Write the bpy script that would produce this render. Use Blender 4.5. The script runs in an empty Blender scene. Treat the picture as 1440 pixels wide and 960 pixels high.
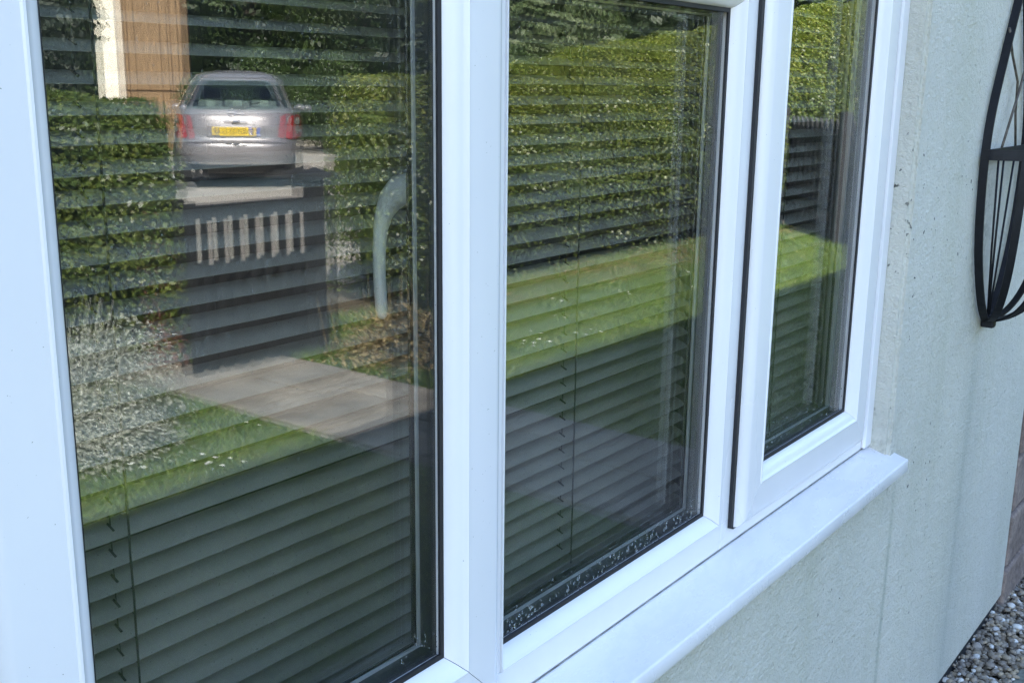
import bpy, bmesh, math, random
import numpy as np
from mathutils import Vector, Matrix

# ------------------------------------------------------------------ camera, sky, sun, exposure
scene = bpy.context.scene
COL = scene.collection
rad = math.radians
random.seed(7)
RNG = np.random.default_rng(11)

cam_data = bpy.data.cameras.new('camera')
cam_data.sensor_fit = 'HORIZONTAL'
cam_data.sensor_width = 36.0
cam_data.lens = 38.137
cam_data.clip_start = 0.02
cam_data.clip_end = 400.0
cam = bpy.data.objects.new('camera', cam_data)
COL.objects.link(cam)
cam.matrix_world = Matrix(((0.604999, 0.1753, -0.776689, 0.0),
                           (-0.796155, 0.146207, -0.587163, -0.6),
                           (0.010627, 0.973598, 0.228021, 1.36),
                           (0, 0, 0, 1)))
scene.camera = cam

SUN_EL, SUN_AZ = 44.0, 45.0        # degrees; azimuth measured from +Y towards -X
world = bpy.data.worlds.new('World')
scene.world = world
world.use_nodes = True
wn, wl = world.node_tree.nodes, world.node_tree.links
bg = wn['Background']
sky = wn.new('ShaderNodeTexSky')
sky.sky_type = 'NISHITA'
sky.sun_disc = False
sky.sun_elevation = rad(SUN_EL)
sky.sun_rotation = rad(-SUN_AZ)
sky.air_density = 1.0
sky.dust_density = 1.2
sky.ozone_density = 1.0
bg.inputs['Strength'].default_value = 0.15
wl.new(sky.outputs[0], bg.inputs['Color'])

sun_data = bpy.data.lights.new('sun', 'SUN')
sun_data.energy = 5.0
sun_data.angle = rad(0.53)
sun_data.color = (1.0, 0.955, 0.88)
sun = bpy.data.objects.new('sun', sun_data)
COL.objects.link(sun)
to_sun = Vector((-math.sin(rad(SUN_AZ)) * math.cos(rad(SUN_EL)), math.cos(rad(SUN_AZ)) * math.cos(rad(SUN_EL)), math.sin(rad(SUN_EL))))
sun.rotation_euler = to_sun.to_track_quat('Z', 'Y').to_euler()
sun.location = (0, 0, 20)

scene.view_settings.view_transform = 'Standard'
scene.view_settings.look = 'None'
scene.view_settings.gamma = 1.0
scene.view_settings.exposure = 2.62
scene.cycles.use_denoising = True
scene.cycles.use_adaptive_sampling = False
scene.cycles.denoising_prefilter = 'NONE'
scene.cycles.max_bounces = 12
scene.cycles.glossy_bounces = 6
scene.cycles.transparent_max_bounces = 24
scene.cycles.sample_clamp_indirect = 6.0
scene.cycles.blur_glossy = 0.0

# ------------------------------------------------------------------ helpers
def link(o, parent=None):
    COL.objects.link(o)
    if parent is not None:
        o.parent = parent
    return o

def tag(o, label=None, cat=None, group=None, kind=None):
    if label: o['label'] = label
    if cat: o['category'] = cat
    if group: o['group'] = group
    if kind: o['kind'] = kind
    return o

def empty(name, loc=(0, 0, 0), rz=0.0, parent=None):
    o = bpy.data.objects.new(name, None)
    o.location = loc
    o.rotation_euler = (0, 0, rz)
    return link(o, parent)

def mesh_data(name, verts, faces, mat=None, smooth=False):
    me = bpy.data.meshes.new(name)
    me.from_pydata([tuple(v) for v in verts], [], faces)
    if mat is not None:
        me.materials.append(mat)
    if smooth:
        me.polygons.foreach_set('use_smooth', [True] * len(me.polygons))
    me.update()
    return me

def mesh(name, verts, faces, mat=None, parent=None, smooth=False, fix=True):
    me = mesh_data(name, verts, faces, mat, smooth)
    if fix:
        bm = bmesh.new(); bm.from_mesh(me)
        bmesh.ops.recalc_face_normals(bm, faces=bm.faces)
        bm.to_mesh(me); bm.free()
    return link(bpy.data.objects.new(name, me), parent)

class MB:
    """collects boxes, tubes and loops into one mesh"""
    def __init__(s): s.v, s.f = [], []
    def add(s, v, f):
        n = len(s.v); s.v += [tuple(p) for p in v]; s.f += [tuple(i + n for i in q) for q in f]; return s
    def box(s, a, b):
        (x0, y0, z0), (x1, y1, z1) = a, b
        return s.add([(x0, y0, z0), (x1, y0, z0), (x1, y1, z0), (x0, y1, z0), (x0, y0, z1), (x1, y0, z1), (x1, y1, z1), (x0, y1, z1)],
                     [(0, 3, 2, 1), (4, 5, 6, 7), (0, 1, 5, 4), (1, 2, 6, 5), (2, 3, 7, 6), (3, 0, 4, 7)])
    def tube(s, pts, radii, n=8, flat=1.0, up=(0, 0, 1)):
        pts = [Vector(p) for p in pts]
        if not hasattr(radii, '__len__'): radii = [radii] * len(pts)
        rings = []; nrm = None
        for i, p in enumerate(pts):
            t = (pts[min(i + 1, len(pts) - 1)] - pts[max(i - 1, 0)]).normalized()
            if nrm is None:
                nrm = t.cross(Vector(up))
                if nrm.length < 1e-3: nrm = t.cross(Vector((1, 0, 0)))
            nrm = (nrm - t * nrm.dot(t)).normalized()
            bi = t.cross(nrm)
            rings.append([p + (nrm * math.cos(2 * math.pi * k / n) + bi * flat * math.sin(2 * math.pi * k / n)) * radii[i] for k in range(n)])
        v = [q for r in rings for q in r]; f = []
        for i in range(len(pts) - 1):
            for k in range(n):
                f.append((i * n + k, i * n + (k + 1) % n, (i + 1) * n + (k + 1) % n, (i + 1) * n + k))
        f.append(tuple(range(n))[::-1]); f.append(tuple((len(pts) - 1) * n + k for k in range(n)))
        return s.add(v, f)
    def build(s, name, mat, parent=None, smooth=False, bevel=0.0, seg=2):
        o = mesh(name, s.v, s.f, mat, parent, False)
        if bevel > 0:
            bm = bmesh.new(); bm.from_mesh(o.data)
            es = [e for e in bm.edges if len(e.link_faces) == 2 and e.calc_face_angle(0) > 0.5]
            bmesh.ops.bevel(bm, geom=es, offset=bevel, segments=seg, affect='EDGES', profile=0.5, clamp_overlap=True)
            bm.to_mesh(o.data); bm.free()
        if smooth:
            o.data.polygons.foreach_set('use_smooth', [True] * len(o.data.polygons))
        return o

def box(name, a, b, mat, parent=None, bevel=0.0, seg=2):
    return MB().box(a, b).build(name, mat, parent, bevel=bevel, seg=seg)

def copy_to(o, parent, loc=None, name=None):
    c = o.copy(); COL.objects.link(c); c.parent = parent
    if loc is not None: c.location = loc
    return c

# ------------------------------------------------------------------ materials
def new_mat(name):
    m = bpy.data.materials.new(name); m.use_nodes = True
    nt = m.node_tree
    return m, nt, nt.nodes, nt.links, nt.nodes['Principled BSDF']

def noise(nt, scale, detail=3.0, rough=0.55, vec=None, mapping=None):
    n = nt.nodes.new('ShaderNodeTexNoise')
    n.inputs['Scale'].default_value = scale; n.inputs['Detail'].default_value = detail; n.inputs['Roughness'].default_value = rough
    if mapping is not None:
        tc = nt.nodes.new('ShaderNodeTexCoord'); mp = nt.nodes.new('ShaderNodeMapping')
        mp.inputs['Scale'].default_value = mapping
        nt.links.new(tc.outputs['Object'], mp.inputs['Vector']); nt.links.new(mp.outputs[0], n.inputs['Vector'])
    else:
        tc = nt.nodes.new('ShaderNodeTexCoord'); nt.links.new(tc.outputs['Object'], n.inputs['Vector'])
    return n

def ramp(nt, src, stops):
    r = nt.nodes.new('ShaderNodeValToRGB')
    el = r.color_ramp.elements
    while len(el) < len(stops): el.new(0.5)
    for e, (p, c) in zip(el, stops):
        e.position = p; e.color = (*c, 1) if len(c) == 3 else c
    nt.links.new(src, r.inputs[0]); return r

def mixc(nt, fac, a, b, mode='MIX'):
    m = nt.nodes.new('ShaderNodeMix'); m.data_type = 'RGBA'; m.blend_type = mode
    for s, v in ((0, fac), (6, a), (7, b)):
        if hasattr(v, 'is_output') or isinstance(v, bpy.types.NodeSocket): nt.links.new(v, m.inputs[s])
        elif s == 0: m.inputs[0].default_value = v
        else: m.inputs[s].default_value = (*v, 1)
    return m.outputs[2]

def math_n(nt, op, a, b=None, clamp=False):
    m = nt.nodes.new('ShaderNodeMath'); m.operation = op; m.use_clamp = clamp
    for i, v in enumerate((a, b)):
        if v is None: continue
        if isinstance(v, bpy.types.NodeSocket): nt.links.new(v, m.inputs[i])
        else: m.inputs[i].default_value = v
    return m.outputs[0]

def bump(nt, bsdf, h, strength, dist=0.001):
    b = nt.nodes.new('ShaderNodeBump'); b.inputs['Strength'].default_value = strength; b.inputs['Distance'].default_value = dist
    nt.links.new(h, b.inputs['Height']); nt.links.new(b.outputs[0], bsdf.inputs['Normal'])

def plain(name, col, rough=0.5, metal=0.0, var=0.12, scale=40.0, bumpd=0.0, spec=None, mapping=None, coat=0.0):
    m, nt, N, L, b = new_mat(name)
    n = noise(nt, scale, 4.0, mapping=mapping)
    c0 = tuple(max(0, c * (1 - var)) for c in col); c1 = tuple(min(1, c * (1 + var)) for c in col)
    r = ramp(nt, n.outputs[0], [(0.3, c0), (0.7, c1)])
    L.new(r.outputs[0], b.inputs['Base Color'])
    b.inputs['Roughness'].default_value = rough; b.inputs['Metallic'].default_value = metal
    if spec is not None: b.inputs['Specular IOR Level'].default_value = spec
    if coat: b.inputs['Coat Weight'].default_value = coat; b.inputs['Coat Roughness'].default_value = 0.05
    if bumpd: bump(nt, b, n.outputs[0], 0.6, bumpd)
    return m

M = {}
# white window plastic: faint dust film, tiny specks
def upvc(name='white_plastic', col=(0.81, 0.785, 0.80)):
    m, nt, N, L, b = new_mat(name)
    n1 = noise(nt, 6.0, 4.0, 0.6, mapping=(1, 1, 0.35))
    dust = ramp(nt, n1.outputs[0], [(0.35, col), (0.75, tuple(c * 0.93 for c in col))])
    n2 = noise(nt, 420.0, 1.0, 0.4)
    sp = ramp(nt, n2.outputs[0], [(0.80, (0, 0, 0)), (0.83, (1, 1, 1))])
    c = mixc(nt, sp.outputs[0], dust.outputs[0], (0.34, 0.33, 0.30))
    L.new(c, b.inputs['Base Color'])
    rr = nt.nodes.new('ShaderNodeMapRange'); L.new(n1.outputs[0], rr.inputs[0])
    rr.inputs[3].default_value = 0.16; rr.inputs[4].default_value = 0.34
    L.new(rr.outputs[0], b.inputs['Roughness'])
    n3 = noise(nt, 30.0, 2.0); bump(nt, b, n3.outputs[0], 0.15, 0.0006)
    return m
M['upvc'] = upvc()
def sill_plastic():
    m = upvc('sill_plastic', (0.81, 0.785, 0.80)); nt = m.node_tree; b = nt.nodes['Principled BSDF']
    src = b.inputs['Base Color'].links[0].from_socket
    a = noise(nt, 7.0, 6.0, 0.7, mapping=(1, 2.5, 1)); w = noise(nt, 26.0, 4.0, 0.6)
    st = ramp(nt, a.outputs[0], [(0.46, (1, 1, 1)), (0.56, (0.93, 0.935, 0.93)), (0.60, (0.98, 0.98, 0.98)), (0.80, (0.91, 0.912, 0.90))])
    c = mixc(nt, 1.0, src, st.outputs[0], 'MULTIPLY')
    sp = math_n(nt, 'MULTIPLY', ramp(nt, w.outputs[0], [(0.73, (0, 0, 0)), (0.77, (1, 1, 1))]).outputs[0], 0.6)
    nt.links.new(mixc(nt, sp, c, (0.28, 0.28, 0.24)), b.inputs['Base Color'])
    r = nt.nodes.new('ShaderNodeMapRange'); nt.links.new(a.outputs[0], r.inputs[0]); r.inputs[1].default_value = 0.4; r.inputs[2].default_value = 0.7; r.inputs[3].default_value = 0.2; r.inputs[4].default_value = 0.45
    nt.links.new(r.outputs[0], b.inputs['Roughness'])
    return m
M['sill'] = sill_plastic()
M['gasket'] = plain('black_rubber', (0.008, 0.008, 0.011), 0.55, var=0.3)
M['spacer'] = plain('dark_spacer', (0.018, 0.02, 0.022), 0.4, var=0.2)
M['alu'] = plain('spacer_aluminium', (0.42, 0.43, 0.44), 0.35, 0.6, var=0.08)
M['handle'] = plain('handle_white', (0.88, 0.87, 0.85), 0.3, var=0.03)
M['slat'] = plain('blind_slat', (0.252, 0.230, 0.188), 0.55, var=0.10, scale=14.0, mapping=(1, 1, 6))
M['cord'] = plain('blind_cord', (0.018, 0.019, 0.019), 0.8, var=0.6, scale=300)

def glass_mat(name, dirt=0.012, f0=0.045):
    """thin clean pane: mirror by Schlick's law on each face, otherwise clear, with a trace of dust"""
    m, nt, N, L, b = new_mat(name)
    N.remove(b)
    out = N['Material Output']
    lw = N.new('ShaderNodeLayerWeight'); lw.inputs['Blend'].default_value = 0.5
    p5 = math_n(nt, 'POWER', lw.outputs['Facing'], 5.0)
    fr = math_n(nt, 'MULTIPLY_ADD', p5, 1.0 - f0); fr.node.inputs[2].default_value = f0
    gl = N.new('ShaderNodeBsdfGlossy'); gl.inputs['Roughness'].default_value = 0.0
    tr = N.new('ShaderNodeBsdfTransparent'); tr.inputs[0].default_value = (0.975, 0.984, 0.976, 1)
    mx = N.new('ShaderNodeMixShader'); L.new(fr, mx.inputs[0]); L.new(tr.outputs[0], mx.inputs[1]); L.new(gl.outputs[0], mx.inputs[2])
    df = N.new('ShaderNodeBsdfDiffuse'); df.inputs[0].default_value = (0.6, 0.6, 0.58, 1)
    nz = noise(nt, 9.0, 6.0, 0.7)
    nz2 = noise(nt, 260.0, 1.0, 0.5)
    d1 = ramp(nt, nz.outputs[0], [(0.42, (dirt * 0.15,) * 3), (0.8, (dirt * 1.6,) * 3)])
    d2 = ramp(nt, nz2.outputs[0], [(0.755, (0, 0, 0)), (0.80, (0.22,) * 3)])
    dd = math_n(nt, 'ADD', d1.outputs[0], d2.outputs[0])
    mx2 = N.new('ShaderNodeMixShader'); L.new(dd, mx2.inputs[0]); L.new(mx.outputs[0], mx2.inputs[1]); L.new(df.outputs[0], mx2.inputs[2])
    L.new(mx2.outputs[0], out.inputs['Surface'])
    return m
M['glass'] = glass_mat('window_glass', 0.010, 0.050)
M['glass_in'] = glass_mat('window_glass_inner', 0.004, 0.075)   # low-emissivity coating

def drop_mat():
    m, nt, N, L, b = new_mat('water_drop')
    b.inputs['Base Color'].default_value = (0.75, 0.8, 0.85, 1)
    b.inputs['Roughness'].default_value = 0.02; b.inputs['Transmission Weight'].default_value = 1.0; b.inputs['IOR'].default_value = 1.33
    return m
M['drop'] = drop_mat()

def render_wall():
    m, nt, N, L, b = new_mat('painted_render')
    base = noise(nt, 1.6, 5.0, 0.6)
    c = ramp(nt, base.outputs[0], [(0.3, (0.56, 0.545, 0.48)), (0.7, (0.64, 0.615, 0.54))]).outputs[0]
    # rain streaks running down the paint
    st = noise(nt, 1.0, 5.0, 0.65, mapping=(4.0, 4.0, 0.5))
    sr = ramp(nt, st.outputs[0], [(0.44, (1, 1, 1)), (0.75, (0.84, 0.86, 0.80))])
    c = mixc(nt, 0.8, c, sr.outputs[0], 'MULTIPLY')
    st2 = noise(nt, 1.0, 3.0, 0.5, mapping=(24.0, 24.0, 0.7))
    sr2 = ramp(nt, st2.outputs[0], [(0.5, (1, 1, 1)), (0.80, (0.93, 0.94, 0.90))])
    c = mixc(nt, 0.7, c, sr2.outputs[0], 'MULTIPLY')
    # algae low down and below the sill end
    tc = N.new('ShaderNodeTexCoord'); sep = N.new('ShaderNodeSeparateXYZ'); L.new(tc.outputs['Object'], sep.inputs[0])
    def stripe(x0, w, z0, z1):
        wob = noise(nt, 3.0, 3.0)
        xx = math_n(nt, 'MULTIPLY_ADD', wob.outputs[0], 0.03); xx.node.inputs[2].default_value = -0.015
        d = math_n(nt, 'ABSOLUTE', math_n(nt, 'SUBTRACT', math_n(nt, 'SUBTRACT', sep.outputs[0], xx), x0))
        a = math_n(nt, 'SUBTRACT', 1.0, math_n(nt, 'DIVIDE', d, w), clamp=True)
        up = math_n(nt, 'MULTIPLY', math_n(nt, 'SUBTRACT', z1, sep.outputs[2], clamp=True), 6.0, clamp=True)
        lo = math_n(nt, 'MULTIPLY', math_n(nt, 'SUBTRACT', sep.outputs[2], z0, clamp=True), 6.0, clamp=True)
        return math_n(nt, 'MULTIPLY', math_n(nt, 'MULTIPLY', a, up), lo)
    grit = noise(nt, 60.0, 3.0, 0.7)
    s1 = math_n(nt, 'MULTIPLY', stripe(1.885, 0.013, -1.0, 0.72), math_n(nt, 'MULTIPLY', grit.outputs[0], 1.1), clamp=True)
    c = mixc(nt, s1, c, (0.30, 0.33, 0.26))
    s2 = math_n(nt, 'MULTIPLY', stripe(2.37, 0.10, -0.5, 0.92), math_n(nt, 'MULTIPLY', st2.outputs[0], 0.75), clamp=True)
    c = mixc(nt, s2, c, (0.30, 0.33, 0.29))
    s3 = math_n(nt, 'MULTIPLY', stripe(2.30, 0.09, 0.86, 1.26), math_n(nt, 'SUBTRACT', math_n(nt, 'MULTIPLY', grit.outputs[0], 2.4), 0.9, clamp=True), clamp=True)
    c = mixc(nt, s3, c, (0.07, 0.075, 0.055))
    # mould specks on the paint
    sp = noise(nt, 75.0, 2.0, 0.5); pat = noise(nt, 2.2, 2.0)
    spk = math_n(nt, 'MULTIPLY', ramp(nt, sp.outputs[0], [(0.675, (0, 0, 0)), (0.70, (1, 1, 1))]).outputs[0],
                 ramp(nt, pat.outputs[0], [(0.48, (0, 0, 0)), (0.62, (1, 1, 1))]).outputs[0])
    c = mixc(nt, spk, c, (0.03, 0.03, 0.025))
    # green growth where the reveal meets the sill
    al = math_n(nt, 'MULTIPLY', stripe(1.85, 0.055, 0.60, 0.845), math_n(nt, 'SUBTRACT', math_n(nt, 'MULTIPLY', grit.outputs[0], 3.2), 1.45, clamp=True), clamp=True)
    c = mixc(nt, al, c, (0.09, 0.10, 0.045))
    L.new(c, b.inputs['Base Color'])
    b.inputs['Roughness'].default_value = 0.78
    g1 = noise(nt, 150.0, 4.0, 0.7); g2 = noise(nt, 28.0, 4.0, 0.65)
    h = math_n(nt, 'ADD', math_n(nt, 'MULTIPLY', g1.outputs[0], 0.6), math_n(nt, 'MULTIPLY', g2.outputs[0], 0.9))
    bump(nt, b, h, 1.0, 0.0085)
    return m
M['render'] = render_wall()

def leaf_mat(name, cols, trans=0.28, rough=0.42, spec=0.5):
    m, nt, N, L, b = new_mat(name)
    out = N['Material Output']
    g = N.new('ShaderNodeNewGeometry')
    r = ramp(nt, g.outputs['Random Per Island'], [(i / (len(cols) - 1), c) for i, c in enumerate(cols)])
    L.new(r.outputs[0], b.inputs['Base Color'])
    b.inputs['Roughness'].default_value = rough; b.inputs['Specular IOR Level'].default_value = spec
    t = N.new('ShaderNodeBsdfTranslucent')
    tcol = mixc(nt, 1.0, r.outputs[0], (1.35, 1.5, 0.75), 'MULTIPLY'); L.new(tcol, t.inputs[0])
    mx = N.new('ShaderNodeMixShader'); mx.inputs[0].default_value = trans
    L.new(b.outputs[0], mx.inputs[1]); L.new(t.outputs[0], mx.inputs[2]); L.new(mx.outputs[0], out.inputs['Surface'])
    return m
M['leaf_hedge'] = leaf_mat('hedge_leaf', [(0.035, 0.06, 0.014), (0.065, 0.105, 0.024), (0.105, 0.15, 0.032), (0.17, 0.195, 0.045), (0.05, 0.085, 0.02)], 0.3, 0.38)
M['leaf_lime'] = leaf_mat('hedge_leaf_lime', [(0.06, 0.095, 0.014), (0.12, 0.165, 0.026), (0.18, 0.215, 0.036), (0.23, 0.235, 0.045), (0.08, 0.115, 0.02)], 0.33, 0.4)
M['leaf_dark'] = leaf_mat('tree_leaf_dark', [(0.014, 0.028, 0.011), (0.024, 0.044, 0.015), (0.035, 0.06, 0.018)], 0.2, 0.5)
M['leaf_mid'] = leaf_mat('tree_leaf_mid', [(0.026, 0.05, 0.012), (0.045, 0.078, 0.018), (0.07, 0.105, 0.026)], 0.3, 0.5)
M['leaf_pale'] = leaf_mat('tree_leaf_pale', [(0.05, 0.08, 0.028), (0.085, 0.12, 0.045), (0.13, 0.16, 0.075)], 0.3, 0.5)
M['leaf_blue'] = leaf_mat('conifer_leaf', [(0.008, 0.018, 0.012), (0.016, 0.03, 0.018), (0.026, 0.042, 0.022)], 0.12, 0.6)
M['leaf_silver'] = leaf_mat('silver_leaf', [(0.10, 0.12, 0.09), (0.34, 0.36, 0.32), (0.60, 0.61, 0.57), (0.14, 0.17, 0.11)], 0.15, 0.7, 0.2)
M['leaf_dry'] = leaf_mat('dry_leaf', [(0.14, 0.10, 0.05), (0.25, 0.19, 0.10), (0.36, 0.28, 0.16), (0.11, 0.13, 0.04)], 0.2, 0.7, 0.2)
M['grass'] = leaf_mat('grass_blade', [(0.040, 0.085, 0.014), (0.088, 0.16, 0.026), (0.135, 0.205, 0.04), (0.22, 0.235, 0.09)], 0.3, 0.5, 0.3)
def patchy(m, scale, lo, hi):
    # tufts and worn places: the blades themselves vary in colour over the ground
    nt = m.node_tree; b = nt.nodes['Principled BSDF']; src = b.inputs['Base Color'].links[0].from_socket
    n = noise(nt, scale, 5.0, 0.7); r = ramp(nt, n.outputs[0], [(0.34, lo), (0.66, hi)])
    nt.links.new(mixc(nt, 1.0, src, r.outputs[0], 'MULTIPLY'), b.inputs['Base Color'])
patchy(M['grass'], 9.0, (0.58, 0.66, 0.58), (1.32, 1.25, 1.28))
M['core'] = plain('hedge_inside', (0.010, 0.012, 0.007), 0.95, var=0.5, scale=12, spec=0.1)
M['bark'] = plain('bark', (0.055, 0.042, 0.032), 0.9, var=0.4, scale=25, bumpd=0.01)

def ground_mat(name, cols, scale, rough=0.95, bumpd=0.01, fine=90.0):
    m, nt, N, L, b = new_mat(name)
    a = noise(nt, scale, 6.0, 0.65); f = noise(nt, fine, 3.0, 0.7)
    c = ramp(nt, a.outputs[0], [(0.28 + 0.44 * i / (len(cols) - 1), c) for i, c in enumerate(cols)]).outputs[0]
    fr = ramp(nt, f.outputs[0], [(0.3, (0.62, 0.62, 0.62)), (0.7, (1.25, 1.25, 1.25))])
    c = mixc(nt, 0.9, c, fr.outputs[0], 'MULTIPLY')
    L.new(c, b.inputs['Base Color']); b.inputs['Roughness'].default_value = rough
    b.inputs['Specular IOR Level'].default_value = 0.25
    bump(nt, b, f.outputs[0], 0.7, bumpd)
    return m
M['soil'] = ground_mat('soil', [(0.05, 0.04, 0.028), (0.10, 0.08, 0.055), (0.16, 0.13, 0.085)], 3.0)
M['turf'] = ground_mat('turf', [(0.05, 0.072, 0.017), (0.085, 0.108, 0.025), (0.16, 0.15, 0.055)], 2.2)
M['drive'] = ground_mat('drive_gravel', [(0.25, 0.225, 0.19), (0.31, 0.28, 0.24), (0.37, 0.335, 0.29)], 1.2, fine=25.0)
M['paving'] = ground_mat('path_slab', [(0.125, 0.115, 0.10), (0.185, 0.168, 0.145), (0.265, 0.24, 0.205)], 4.0, fine=60.0, bumpd=0.003)
M['slab_dark'] = ground_mat('patio_slab', [(0.10, 0.11, 0.09), (0.16, 0.17, 0.15), (0.23, 0.24, 0.21)], 6.0, fine=70.0, bumpd=0.002)
M['stone'] = ground_mat('brown_stone', [(0.15, 0.115, 0.10), (0.23, 0.175, 0.15), (0.33, 0.26, 0.22)], 7.0, fine=60.0, bumpd=0.006)
M['mortar'] = plain('mortar', (0.20, 0.18, 0.16), 0.95, var=0.25, scale=50, bumpd=0.003)
M['brick'] = ground_mat('brick', [(0.12, 0.06, 0.042), (0.17, 0.085, 0.06), (0.22, 0.12, 0.085)], 9.0, fine=90.0, bumpd=0.003)
M['concrete'] = plain('cap_concrete', (0.14, 0.135, 0.125), 0.9, var=0.25, scale=20, bumpd=0.003)
M['black_wood'] = plain('black_timber', (0.011, 0.0115, 0.013), 0.7, var=0.35, scale=9, bumpd=0.002, mapping=(6, 6, 0.6))
M['iron'] = plain('black_iron', (0.007, 0.0075, 0.011), 0.55, 0.0, var=0.4, scale=60, bumpd=0.0008, spec=0.3)
M['rust'] = plain('rusty_wire', (0.10, 0.085, 0.07), 0.6, 0.4, var=0.5, scale=80)
M['black_edge'] = plain('painted_gap_black', (0.012, 0.013, 0.017), 0.6, var=0.4)  # near-black that paints the dark of the gap under the wall
M['roof'] = plain('roof_tile', (0.16, 0.11, 0.085), 0.85, var=0.3, scale=4, bumpd=0.01)
M['room'] = plain('room_paint', (0.16, 0.15, 0.14), 0.9, var=0.05)
M['room_floor'] = plain('room_carpet', (0.09, 0.08, 0.07), 0.95, var=0.2)
M['brown_wood'] = plain('brown_timber', (0.20, 0.122, 0.058), 0.6, var=0.25, scale=5, mapping=(5, 5, 0.5), bumpd=0.002)
M['brown_dark'] = plain('brown_groove', (0.08, 0.045, 0.025), 0.7)
M['cream'] = plain('cream_paint', (0.72, 0.66, 0.54), 0.6, var=0.05, scale=6)
M['kerb'] = plain('pale_kerb', (0.50, 0.50, 0.50), 0.7, var=0.15)
M['petal'] = plain('white_petal', (0.8, 0.8, 0.77), 0.6, var=0.03)

def pebble_mat():
    m, nt, N, L, b = new_mat('pebble')
    g = N.new('ShaderNodeNewGeometry')
    r = ramp(nt, g.outputs['Random Per Island'], [(0.0, (0.11, 0.095, 0.08)), (0.25, (0.28, 0.235, 0.175)), (0.45, (0.17, 0.15, 0.135)),
                                                  (0.62, (0.37, 0.295, 0.20)), (0.8, (0.23, 0.19, 0.155)), (0.9, (0.55, 0.53, 0.49)), (1.0, (0.66, 0.65, 0.62))])
    n = noise(nt, 90.0, 3.0)
    c = mixc(nt, 0.6, r.outputs[0], ramp(nt, n.outputs[0], [(0.3, (0.6,) * 3), (0.7, (1.2,) * 3)]).outputs[0], 'MULTIPLY')
    L.new(c, b.inputs['Base Color']); b.inputs['Roughness'].default_value = 0.6
    return m
M['pebble'] = pebble_mat()

def car_paint():
    m, nt, N, L, b = new_mat('silver_car_paint')
    n = noise(nt, 900.0, 1.0)
    c = ramp(nt, n.outputs[0], [(0.3, (0.20, 0.19, 0.20)), (0.7, (0.27, 0.255, 0.265))])
    L.new(c.outputs[0], b.inputs['Base Color'])
    b.inputs['Metallic'].default_value = 0.45; b.inputs['Roughness'].default_value = 0.42
    b.inputs['Coat Weight'].default_value = 0.5; b.inputs['Coat Roughness'].default_value = 0.06
    return m
M['car'] = car_paint()
M['car_glass'] = plain('car_glass', (0.012, 0.018, 0.016), 0.03, var=0.1, spec=0.9)
def tinted():
    m, nt, N, L, b = new_mat('car_window')
    N.remove(b); out = N['Material Output']
    lw = N.new('ShaderNodeLayerWeight'); lw.inputs['Blend'].default_value = 0.5
    p5 = math_n(nt, 'POWER', lw.outputs['Facing'], 5.0)
    fr = math_n(nt, 'MULTIPLY_ADD', p5, 0.92); fr.node.inputs[2].default_value = 0.08
    gl = N.new('ShaderNodeBsdfGlossy'); gl.inputs['Roughness'].default_value = 0.02
    tr = N.new('ShaderNodeBsdfTransparent'); tr.inputs[0].default_value = (0.62, 0.72, 0.66, 1)
    mx = N.new('ShaderNodeMixShader'); L.new(fr, mx.inputs[0]); L.new(tr.outputs[0], mx.inputs[1]); L.new(gl.outputs[0], mx.inputs[2]); L.new(mx.outputs[0], out.inputs['Surface'])
    return m
M['car_window'] = tinted()
M['grey_cloth'] = plain('grey_cloth', (0.30, 0.31, 0.31), 0.9, var=0.1)
M['tyre'] = plain('tyre', (0.015, 0.015, 0.016), 0.85)
M['rim'] = plain('wheel_rim', (0.42, 0.42, 0.43), 0.35, 0.7, var=0.05)
M['black_trim'] = plain('black_trim', (0.015, 0.015, 0.017), 0.5)
M['red_lens'] = plain('red_lens', (0.42, 0.012, 0.03), 0.08, var=0.05, coat=0.8)
M['clear_lens'] = plain('clear_lens', (0.62, 0.55, 0.55), 0.08, 0.3, var=0.05, coat=0.8)
M['plate_yellow'] = plain('plate_yellow', (0.72, 0.50, 0.02), 0.35, var=0.03)
M['plate_blue'] = plain('plate_blue', (0.01, 0.08, 0.50), 0.35, var=0.03)
M['plate_black'] = plain('plate_black', (0.012, 0.012, 0.012), 0.4)
M['chrome'] = plain('chrome', (0.75, 0.75, 0.76), 0.12, 1.0, var=0.03)

# ------------------------------------------------------------------ ground and the setting
WF = -0.04            # outer face of the rendered wall
GY = 0.02
def sheet(name, pts, z, mat):
    o = mesh(name, [(x, y, z) for x, y in pts], [tuple(range(len(pts)))], mat)
    if o.data.polygons[0].normal.z < 0: o.data.flip_normals()
    return tag(o, kind='structure')
sheet('ground', [(-120, -160), (160, -160), (160, 100), (-120, 100)], -0.014, M['soil'])
sheet('driveway', [(-6, -26), (40, -34), (40, -4.9), (-6, -4.9)], -0.007, M['drive'])
sheet('lawn', [(-5, -4.1), (10.6, -4.1), (8.2, -1.5), (8.2, -0.18), (-5, -0.16)], -0.001, M['turf'])
sheet('meadow', [(14, -3.9), (60, -3.9), (60, 6), (9.8, 6), (9.8, -1.6)], -0.003, M['turf'])

# path of slabs from the gate to the house wall
path = sheet('garden_path', [(2.82, -5.2), (3.60, -5.2), (3.60, -0.14), (2.82, -0.14)], 0.003, M['mortar'])
slab_me = None
yy = -0.17
k = 0
while yy > -5.1:
    ln = 0.44
    for (xa, xb) in (((2.84, 3.20), (3.215, 3.58)) if k % 2 == 0 else ((2.84, 3.33), (3.345, 3.58))):
        dz = random.uniform(-0.002, 0.003)
        box('slab', (xa, yy - ln, 0.0), (xb, yy, 0.020 + dz), M['paving'], path, bevel=0.004, seg=1)
    yy -= ln + 0.013
    k += 1

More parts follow.
